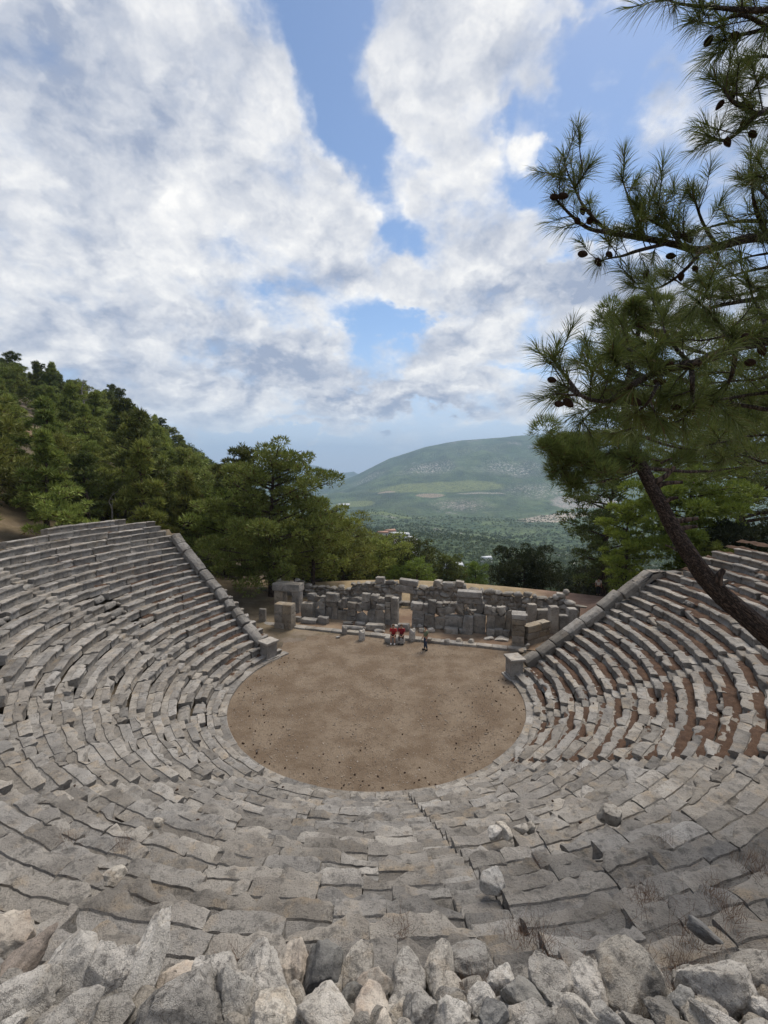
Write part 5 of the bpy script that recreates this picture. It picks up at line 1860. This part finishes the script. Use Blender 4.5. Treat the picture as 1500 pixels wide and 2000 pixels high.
for (a_, b_, Y, r0) in (((1268, 945), (1318, 912), 9.7, .075), ((1280, 953), (1333, 942), 9.7, .07), ((1298, 982), (1325, 972), 9.5, .06), ((1318, 1018), (1364, 1012), 9.4, .075), ((1325, 1035), (1362, 1028), 9.3, .07), ((1322, 1075), (1300, 1065), 9.2, .03), ((1403, 1150), (1414, 1112), 8.8, .10), ((1290, 905), (1312, 895), 9.9, .03)):
    p0, p1 = atY(*a_, Y), atY(*b_, Y - .1)
    mb = MB()
    tube(mb, spline([p0, (p0 + p1) / 2 + rl.normal(0, .03, 3), p1], 6) - LO, np.linspace(r0, r0 * .45, 6), 7)
    mb.build('branch_stub', M['bark'], lean, 60)
cm, lm = MB(), MB()
CL = [(1232, 640, 11, 45, 45), (1270, 690, 11.2, 60, 45), (1215, 700, 10.8, 45, 40), (1190, 770, 10.4, 40, 30), (1100, 860, 9.8, 50, 45), (1085, 885, 9.7, 32, 28), (1120, 905, 9.7, 48, 45), (1110, 945, 9.6, 32, 32), (1150, 880, 9.9, 60, 45),
      (1190, 850, 10, 55, 45), (1215, 900, 10.2, 40, 40), (1180, 920, 10, 35, 30), (1300, 830, 11, 80, 50), (1370, 800, 11.5, 90, 60), (1440, 850, 11.5, 90, 60), (1380, 880, 11.6, 90, 45), (1470, 780, 11, 80, 60), (1330, 740, 11.2, 80, 60), (1420, 700, 11.5, 90, 60), (1480, 650, 11, 70, 60), (1260, 780, 10.8, 60, 50), (1460, 910, 11.6, 80, 40),
      (1290, 900, 11.5, 45, 30), (1350, 650, 11.2, 60, 45), (1500, 720, 11, 80, 60), (1540, 800, 11, 80, 70), (1238, 600, 11.1, 26, 26), (1262, 625, 11.1, 26, 22)]
for (px, py, Y, rx, rz_) in CL:
    c = atY(px, py, Y)
    s_ = Y / F_PX
    jj = int(np.argmin(np.linalg.norm(path - c, axis=1) + 5 * (np.arange(120) < 76)))
    b0 = path[jj]
    tube(lm, spline([b0, (b0 + c) / 2 + np.array([0, 0, -.12]), c], 6) - LO, np.linspace(.05, .015, 6), 5)
    for q in range(5):
        cc = c + rl.normal(0, .42, 3) * np.array([rx, rx, rz_]) * s_
        tube(lm, np.stack([c, (c + cc) / 2, cc]) - LO, np.array([.016, .011, .007]), 4)
        clump_leaves(cm, cc - LO, np.array([rx, rx, rz_]) * s_ * .52, 560, .16, .008, rl, .3)
lm.build('limb', M['bark'], lean, 60)
cm.build('crown', M['needle'], lean)

# ------------------------------------------------------------------ near pine whose boughs reach in from the right
near = empty('pine_tree', (4.6, 3.0, 6.6))
tag(near, 'close pine reaching in from the right edge, long needles and dark cones', 'tree')
NO = np.array(near.location)
mb = MB()
tp = spline([(4.6, 3.0, 6.2), (4.5, 3.1, 10), (4.7, 3.0, 14), (4.6, 3.1, 18)], 24)
tube(mb, tp - NO, np.linspace(.34, .16, 24), 14)
mb.build('trunk', M['bark'], near, 180)
rn = np.random.default_rng(29)
LIMBS = [  # depth, start radius, pixel polyline (from the trunk towards the tip)
    (2.5, .022, [(1640, 150), (1560, 200), (1500, 217), (1476, 226), (1445, 255), (1420, 273), (1398, 272), (1378, 262)]), (2.45, .012, [(1476, 226), (1450, 210), (1428, 196), (1416, 175), (1412, 150)]),
    (2.4, .02, [(1640, 20), (1560, 30), (1500, 55), (1440, 70), (1400, 84)]), (2.35, .014, [(1560, 10), (1480, 20), (1400, 15), (1330, 8), (1290, -6)]), (2.4, .010, [(1500, 55), (1450, 30), (1390, 45), (1350, 40)]), (2.5, .01, [(1540, 120), (1490, 110), (1450, 120)]),
    (2.8, .034, [(1660, 440), (1560, 455), (1500, 462), (1451, 468), (1371, 488), (1320, 478), (1273, 468), (1196, 455), (1150, 446), (1115, 420), (1084, 387)]), (2.75, .012, [(1196, 455), (1170, 437), (1154, 420), (1135, 395), (1122, 367), (1108, 335), (1101, 305)]),
    (2.7, .008, [(1122, 367), (1138, 345), (1152, 322)]), (2.75, .012, [(1300, 476), (1245, 490), (1215, 500), (1189, 505), (1166, 513)]), (2.8, .012, [(1371, 488), (1345, 520), (1315, 546), (1285, 562), (1250, 563), (1224, 556)]),
    (2.8, .012, [(1260, 466), (1240, 420), (1225, 380), (1213, 342)]), (2.85, .012, [(1330, 478), (1305, 440), (1290, 410), (1284, 395)]), (2.9, .013, [(1400, 480), (1375, 440), (1360, 400), (1352, 368)]), (2.8, .016, [(1500, 462), (1480, 420), (1470, 380), (1468, 340)]), (2.7, .014, [(1570, 420), (1520, 400), (1490, 375), (1478, 340)]),
    (2.1, .03, [(1640, 640), (1560, 652), (1500, 665), (1437, 679), (1390, 697), (1350, 712), (1297, 722), (1260, 738), (1238, 750), (1215, 764), (1192, 782), (1160, 782), (1130, 770), (1095, 750)]), (2.1, .010, [(1130, 770), (1105, 735), (1088, 715), (1080, 695)]), (2.1, .008, [(1130, 770), (1105, 772), (1085, 765)]),
    (2.15, .012, [(1260, 738), (1230, 720), (1205, 705), (1190, 690)]), (2.2, .012, [(1350, 712), (1320, 680), (1300, 650), (1290, 620)]), (2.1, .012, [(1297, 722), (1280, 760), (1262, 790), (1230, 815)]), (2.1, .012, [(1350, 712), (1352, 750), (1350, 790), (1330, 820), (1290, 830)]), (2.2, .012, [(1437, 679), (1430, 730), (1410, 770), (1390, 790)]), (2.2, .012, [(1437, 679), (1410, 640), (1385, 610), (1360, 585)]),
    (3.0, .024, [(1660, 560), (1560, 575), (1500, 580), (1440, 590), (1390, 600), (1340, 612), (1300, 622)]), (3.2, .022, [(1660, 780), (1560, 800), (1500, 800), (1430, 790), (1370, 800), (1300, 818), (1240, 835), (1190, 850)]), (3.1, .02, [(1640, 400), (1540, 430), (1450, 432), (1400, 440), (1350, 455)]), (3.3, .02, [(1640, 700), (1560, 720), (1480, 740), (1420, 745), (1360, 752)]),
    (3.0, .016, [(1600, 520), (1520, 520), (1460, 530), (1410, 545), (1370, 560)]), (2.3, .012, [(1500, 665), (1490, 620), (1470, 580), (1460, 545)]), (2.6, .02, [(1660, 330), (1580, 350), (1520, 350), (1480, 345)]), (3.3, .02, [(1660, 620), (1560, 630), (1480, 640), (1420, 655), (1370, 665), (1330, 660)]), (3.5, .02, [(1660, 500), (1540, 545), (1470, 570), (1400, 580), (1340, 560), (1300, 530)]),
    (3.2, .016, [(1660, 900), (1580, 900), (1500, 905), (1450, 890), (1400, 905)]), (3.0, .02, [(1660, 740), (1560, 760), (1470, 770), (1400, 780), (1330, 770), (1270, 770)]), (2.9, .016, [(1640, 480), (1540, 490), (1470, 500), (1420, 515)]), (2.8, .015, [(1350, 470), (1310, 450), (1270, 430), (1245, 410)]),
    (2.5, .012, [(1192, 782), (1160, 800), (1130, 830)]), (2.5, .012, [(1238, 750), (1190, 740), (1150, 715), (1120, 705)]), (2.6, .014, [(1297, 722), (1260, 700), (1225, 680), (1200, 660)]), (3.4, .02, [(1660, 860), (1560, 860), (1490, 850), (1430, 860), (1380, 870)])]
nm_, bm_ = MB(), MB()
cones_at = []


def tuft(c, d, n, ln, r, back=.10, wd=.0011):
    """pairs of long needles round the last stretch of a shoot that ends at c heading d"""
    d = d / (np.linalg.norm(d) + 1e-9)
    t = r.uniform(0, 1, (n, 1))
    b = c - d * back * t
    o = r.normal(size=(n, 3))
    o -= (o @ d)[:, None] * d
    o /= np.linalg.norm(o, axis=1, keepdims=True)
    sp = r.uniform(.15, .55, (n, 1)) + .55 * t
    v = d * np.cos(sp) + o * np.sin(sp)
    v[:, 2] -= .06
    L = ln * r.uniform(.7, 1.1, (n, 1))
    s = np.cross(v, r.normal(size=(n, 3)))
    s /= np.linalg.norm(s, axis=1, keepdims=True)
    m = b + v * L * .55
    e = b + v * L + np.array([0, 0, -.018]) * (L / .12)
    V = np.stack([b - s * wd, b + s * wd, m + s * wd, m - s * wd, e], 1)
    k = np.arange(n)[:, None] * 5
    nm_.add(V.reshape(-1, 3), k + np.array([[0, 1, 2, 3]]))
    nm_.Fs.append((k + np.array([[3, 2, 4]])) + nm_.n - 5 * n)


for li, (dep, r0, pl) in enumerate(LIMBS):
    P = []
    for q, (x, y) in enumerate(pl):
        P.append(atY(x, y, dep + .10 * math.sin(q * 1.7 + li)))
    if pl[0][0] >= 1590:
        z = P[0][2] - .25
        P = [np.array([4.55, 3.05, z])] + P
    n = len(P) * 6
    pth = spline(P, n)
    tube(bm_, pth - NO, np.linspace(r0, max(.0022, r0 * .18), n), 6)
    L = np.concatenate([[0], np.cumsum(np.linalg.norm(np.diff(pth, axis=0), axis=1))])
    tg = np.gradient(pth, axis=0)
    tuft(pth[-1] - NO, tg[-1], 95, .135, rn, .10)
    tuft(pth[-3] - NO, tg[-3], 45, .12, rn, .08)
    s = L[-1] - .06
    lo = L[0] + (.2 if len(P) > 6 else .05)
    while s > lo:
        c = np.array([np.interp(s, L, pth[:, q]) for q in range(3)])
        pj = proj(c)
        if pj[0] > 1640:
            break
        d = np.array([np.interp(s, L, tg[:, q]) for q in range(3)])
        d /= np.linalg.norm(d)
        o = rn.normal(size=3) + np.array([0, -.2, .55])
        o -= (o @ d) * d
        o /= np.linalg.norm(o)
        dd = d * rn.uniform(.3, .9) + o * rn.uniform(.5, 1.0)
        dd /= np.linalg.norm(dd)
        tl = rn.uniform(.06, .22)
        tp_ = c + dd * tl + np.array([0, 0, .10]) * tl
        tube(bm_, spline([c, (c + tp_) / 2 + rn.normal(0, .008, 3), tp_], 5) - NO, np.linspace(.0035, .0018, 5), 4)
        tuft(tp_ - NO, tp_ - c, int(rn.uniform(45, 90)), rn.uniform(.10, .14), rn, min(tl, .09))
        if rn.random() < .35:
            tuft((c + tp_) / 2 - NO, tp_ - c, 25, .11, rn, .04)
        s -= rn.uniform(.042, .09)
bm_.build('branch', M['barkgrey'], near, 60)
nm_.build('needles', M['needle'], near)
CON = [(1384, 80, 2.45, 0), (1437, 70, 2.4, .2), (1406, 205, 2.45, 1.9), (1428, 185, 2.45, .9), (1462, 210, 2.5, .6), (1455, 240, 2.5, 0), (1470, 262, 2.5, .5), (1421, 278, 2.5, 1.0), (1083, 385, 2.7, .5), (1100, 383, 2.7, .3), (1128, 432, 2.75, .9), (1152, 431, 2.75, .2), (1138, 412, 2.75, 1.2), (1168, 512, 2.75, .7), (1138, 496, 2.75, .1),
       (1190, 497, 2.75, .3), (1296, 470, 2.8, .5), (1310, 500, 2.8, .2), (1340, 460, 2.8, .4), (1255, 462, 2.8, .3), (1262, 535, 2.8, 1.1), (1330, 540, 2.8, .9), (1385, 490, 2.8, .7), (1400, 500, 2.8, .5), (1358, 525, 2.8, .6), (1078, 742, 2.1, 0), (1092, 789, 2.1, .1), (1110, 787, 2.1, .5), (1308, 715, 2.1, 1.5), (1241, 785, 2.1, .4), (1350, 804, 2.1, .3), (1320, 795, 2.1, .1),
       (1288, 745, 2.1, .5), (1457, 657, 2.1, .2), (1488, 684, 2.1, 1.0), (1383, 580, 2.9, .6), (1465, 708, 2.2, .2)]
# one cone: rings of overlapping scales
mb = MB()
rings, per = 11, 12
for q in range(rings):
    u = (q + .5) / rings
    rr_ = .021 * math.sin(math.pi * (u ** .75)) ** .8 + .002
    for p_ in range(per):
        a = (p_ + .5 * (q % 2)) * 2 * math.pi / per
        ca, sa = math.cos(a), math.sin(a)
        z = (u - .5) * .075
        w2 = rr_ * .33 + .001
        c = np.array([ca * rr_, sa * rr_, z])
        tn = np.array([-sa, ca, 0])
        od = np.array([ca, sa, 0])
        mb.add([c - tn * w2 - od * .004, c + tn * w2 - od * .004, c + od * .003 + tn * w2 * .6 + np.array([0, 0, .006]), c + od * .003 - tn * w2 * .6 + np.array([0, 0, .006]), c + od * .0005 + np.array([0, 0, -.004])], [[0, 1, 2, 3], [1, 0, 4], [0, 3, 4], [2, 1, 4], [3, 2, 4]])
v, f = ico(2)
prof = .85 * .021 * np.sin(np.pi * np.clip((v[:, 2] + 1) / 2, .01, .99) ** .75) ** .8
nrm = np.linalg.norm(v[:, :2], axis=1) + 1e-6
mb.add(np.stack([v[:, 0] / nrm * prof, v[:, 1] / nrm * prof, v[:, 2] * .0375], -1), f)
cone_me = mb.mesh('pine_cone', M['cone'])
for (x, y, dep, ro) in CON:
    o = bpy.data.objects.new('pine_cone', cone_me)
    COL.objects.link(o)
    o.parent = near
    o.location = Vector(atY(x, y, dep - .03) - NO)
    o.rotation_euler = (rn.normal(0, .4), math.pi / 2 + ro + rn.normal(0, .2), rn.normal(0, .4))
    s_ = rn.uniform(.52, .74)
    o.scale = (s_, s_, s_)

# ------------------------------------------------------------------ people
M['skin'] = flat_mat('skin', (.42, .25, .17), .6, .08)
M['hair'] = flat_mat('hair', (.025, .018, .014), .7, .2)
M['hairbrown'] = flat_mat('hair_brown', (.12, .075, .045), .7, .2)
M['red'] = flat_mat('red_shirt', (.36, .035, .035), .85, .15)
M['darkred'] = flat_mat('dark_red_shirt', (.24, .022, .03), .85, .15)
M['green'] = flat_mat('green_shirt', (.17, .20, .13), .9, .12)
M['jeans'] = flat_mat('blue_jeans', (.035, .05, .085), .9, .2)
M['black'] = flat_mat('black_cloth', (.018, .018, .02), .9, .2)
M['brownpants'] = flat_mat('brown_trousers', (.07, .05, .04), .9, .2)
M['lightcloth'] = flat_mat('pale_cloth', (.55, .52, .48), .9, .1)
M['shoe'] = flat_mat('dark_shoes', (.03, .025, .022), .6, .2)
M['whiteshoe'] = flat_mat('white_shoes', (.6, .58, .55), .6, .1)


def skin_mesh(name, joints, edges, radii, mat, parent, root=0, sub=2):
    me = bpy.data.meshes.new(name)
    me.from_pydata([tuple(j) for j in joints], edges, [])
    o = bpy.data.objects.new(name, me)
    COL.objects.link(o)
    md = o.modifiers.new('skin', 'SKIN')
    for q, r in enumerate(radii):
        sv_ = me.skin_vertices[0].data[q]
        sv_.radius = (r, r) if np.isscalar(r) else r
        sv_.use_root = (q == root)
    md.use_smooth_shade = True
    sb = o.modifiers.new('sub', 'SUBSURF')
    sb.levels = sb.render_levels = sub
    dg = bpy.context.evaluated_depsgraph_get()
    m2 = bpy.data.meshes.new_from_object(o.evaluated_get(dg))
    bpy.data.objects.remove(o)
    m2.name = name
    m2.materials.clear()
    m2.materials.append(mat)
    ob = bpy.data.objects.new(name, m2)
    COL.objects.link(ob)
    ob.parent = parent
    return ob


def person(label, loc, rz, J, shirt, legs, long_legs, hair, shoe, sc=1.0, group=None):
    """J: joints (metres, facing -Y) pelvis chest neck head, then pairs for left and right limbs"""
    root = empty('person', tuple(loc), rz)
    root.scale = (sc, sc, sc)
    tag(root, label, 'person', group)
    names = list(J)
    idx = {n: q for q, n in enumerate(names)}
    joints = [J[n] for n in names]
    RAD = dict(pelvis=(.15, .11), waist=(.135, .10), chest=(.165, .11), neck=.052, chin=.07, head=.092, crown=.075)
    for s in 'LR':
        RAD.update({s + 'sh': .062, s + 'el': .042, s + 'wr': .028, s + 'hip': .088, s + 'kn': .058, s + 'an': .038, s + 'toe': .034, s + 'palm': .026})
    edges = [('pelvis', 'waist'), ('waist', 'chest'), ('chest', 'neck'), ('neck', 'chin'), ('chin', 'head'), ('head', 'crown')]
    for s in 'LR':
        edges += [('chest', s + 'sh'), (s + 'sh', s + 'el'), (s + 'el', s + 'wr'), (s + 'wr', s + 'palm'), ('pelvis', s + 'hip'), (s + 'hip', s + 'kn'), (s + 'kn', s + 'an'), (s + 'an', s + 'toe')]
    E_ = [(idx[a], idx[b]) for a, b in edges]
    R_l = [RAD[n] for n in names]
    # five fingers on each hand and a nose
    for s in 'LR':
        w_, p = np.array(J[s + 'wr']), np.array(J[s + 'palm'])
        d = (p - w_) / np.linalg.norm(p - w_)
        side = np.cross(d, [0, 1.0, .2])
        side /= np.linalg.norm(side)
        for q, ln in enumerate((.055, .07, .075, .07, .055)):
            b = p + side * (.036 - .018 * q) * (1 if s == 'L' else -1) + d * (.0 if q else -.03)
            joints.append(tuple(b + d * ln * .5 + np.array([0, -.006, 0])))
            joints.append(tuple(b + d * ln + np.array([0, -.022, 0])))
            R_l += [.010, .008]
            n0 = len(joints) - 2
            E_ += [(idx[s + 'palm'], n0), (n0, n0 + 1)]
    hd = np.array(J['head'])
    joints.append(tuple(hd + np.array([0, -.112, -.02])))
    R_l.append(.016)
    E_.append((idx['head'], len(joints) - 1))
    skin_mesh('body', joints, E_, R_l, M['skin'], root)
    # shirt with sleeves to the elbow
    el = {s: np.array(J[s + 'sh']) * .25 + np.array(J[s + 'el']) * .75 for s in 'LR'}
    jn = [J['pelvis'], J['waist'], J['chest'], tuple(np.array(J['chest']) * .35 + np.array(J['neck']) * .65), J['Lsh'], tuple(el['L']), J['Rsh'], tuple(el['R'])]
    skin_mesh('shirt', jn, [(0, 1), (1, 2), (2, 3), (2, 4), (4, 5), (2, 6), (6, 7)], [(.172, .13), (.16, .122), (.185, .128), .075, .08, .064, .08, .064], shirt, root)
    jn = [tuple(np.array(J['pelvis']) + np.array([0, 0, .03])), J['pelvis']]
    rd = [(.15, .12), (.168, .125)]
    ed = [(0, 1)]
    for s in 'LR':
        h_, k_, a_ = (np.array(J[s + q]) for q in ('hip', 'kn', 'an'))
        b = len(jn)
        if long_legs:
            jn += [tuple(h_), tuple(k_), tuple(k_ * .08 + a_ * .92)]
            rd += [.103, .074, .058]
            ed += [(1, b), (b, b + 1), (b + 1, b + 2)]
        else:
            jn += [tuple(h_), tuple(h_ * .1 + k_ * .9)]
            rd += [.105, .085]
            ed += [(1, b), (b, b + 1)]
    skin_mesh('trousers' if long_legs else 'shorts', jn, ed, rd, legs, root)
    # hair: a cap over the crown and back of the head
    v, f = ico(3)
    v = v.copy()
    r_ = np.array([.098, .112, .115])
    keep_ = v[:, 2] - .75 * (-v[:, 1]) > -.25
    P = v * r_ * (1.04 + .03 * pn(v * 6)[:, None])
    P = np.where(keep_[:, None], P, P * .80)
    mb = MB()
    mb.add(P + hd + np.array([0, .012, .03]), f)
    mb.build('hair', hair, root, 180)
    for s in 'LR':
        a_, t_ = np.array(J[s + 'an']), np.array(J[s + 'toe'])
        d = t_ - a_
        mb = MB()
        v, f = rock((.105, .27, .105), 5, 2, 0, .5, .0)
        mb.add(v @ rotm(0, 0, math.atan2(-d[0], -d[1]) * -1).T + np.array([(a_[0] + t_[0]) / 2, (a_[1] + t_[1]) / 2, .055]), f)
        mb.build('shoe', shoe, root, 180)
    return root


STAND = dict(pelvis=(0, 0, .96), waist=(0, .01, 1.10), chest=(0, .015, 1.32), neck=(0, .01, 1.48), chin=(0, -.02, 1.56), head=(0, -.015, 1.63), crown=(0, 0, 1.68))
for s, q in (('L', 1), ('R', -1)):
    STAND.update({s + 'sh': (.19 * q, .01, 1.40), s + 'el': (.25 * q, .04, 1.12), s + 'wr': (.25 * q, -.05, .89), s + 'palm': (.25 * q, -.08, .81), s + 'hip': (.09 * q, 0, .90), s + 'kn': (.10 * q, -.02 - .02 * q, .50), s + 'an': (.10 * q, .03 + .05 * q, .09), s + 'toe': (.11 * q, -.11 + .05 * q, .04)})
SIT = dict(pelvis=(0, 0, .52), waist=(0, -.03, .66), chest=(0, -.10, .88), neck=(0, -.13, 1.04), chin=(0, -.17, 1.11), head=(0, -.17, 1.18), crown=(0, -.155, 1.23))
for s, q in (('L', 1), ('R', -1)):
    SIT.update({s + 'sh': (.18 * q, -.11, .96), s + 'el': (.22 * q, -.24, .70), s + 'wr': (.10 * q, -.42, .58), s + 'palm': (.04 * q, -.47, .55), s + 'hip': (.10 * q, -.05, .50), s + 'kn': (.13 * q, -.46, .48), s + 'an': (.12 * q, -.44, .09), s + 'toe': (.13 * q, -.58, .04)})
pm = G(831, 1270, .03)
person('man standing in a green shirt and blue jeans, facing left on the orchestra floor', pm, R_(-65), STAND, M['green'], M['jeans'], True, M['hair'], M['shoe'], .95)
for px, lab, sh, lg, ll, hr, so in ((769, 'seated person in a bright red top and black shorts, left of the seated pair', 'red', 'black', False, 'hairbrown', 'whiteshoe'), (785, 'seated person in a dark red shirt, right of the seated pair', 'darkred', 'brownpants', True, 'hairbrown', 'shoe')):
    p = G(px, 1259, .03)
    p = p + np.array([.0, .48, 0])
    person(lab, p, R_(-8), SIT, M[sh], M[lg], ll, M[hr], M[so], 1.0)
p = atY(1168, 1165, 42)
person('distant person in a pale top and black trousers beyond the right parapet', (p[0], p[1], gz(p[0], p[1])), R_(150), STAND, M['lightcloth'], M['black'], True, M['hair'], M['shoe'], 1.0)

# ------------------------------------------------------------------ haze
mb = MB()
x, y0, y1, z0, z1 = 9500, -600, 11800, -420, 470
mb.add([(-x, y0, z0), (x, y0, z0), (x, y1, z0), (-x, y1, z0), (-x, y0, z1), (x, y0, z1), (x, y1, z1), (-x, y1, z1)], [[0, 3, 2, 1], [4, 5, 6, 7], [0, 1, 5, 4], [1, 2, 6, 5], [2, 3, 7, 6], [3, 0, 4, 7]])
hm = bpy.data.materials.new('haze')
hm.use_nodes = True
hn = hm.node_tree
hn.nodes.remove(hn.nodes['Principled BSDF'])
pv = hn.nodes.new('ShaderNodeVolumePrincipled')
pv.inputs['Color'].default_value = (.52, .74, 1.0, 1)
pv.inputs['Density'].default_value = .00012
pv.inputs['Anisotropy'].default_value = .0
hn.links.new(pv.outputs[0], hn.nodes['Material Output'].inputs['Volume'])
hz = mb.build('haze', hm, None)
tag(hz, 'pale blue haze over the valley and far mountains', 'haze', kind='stuff')
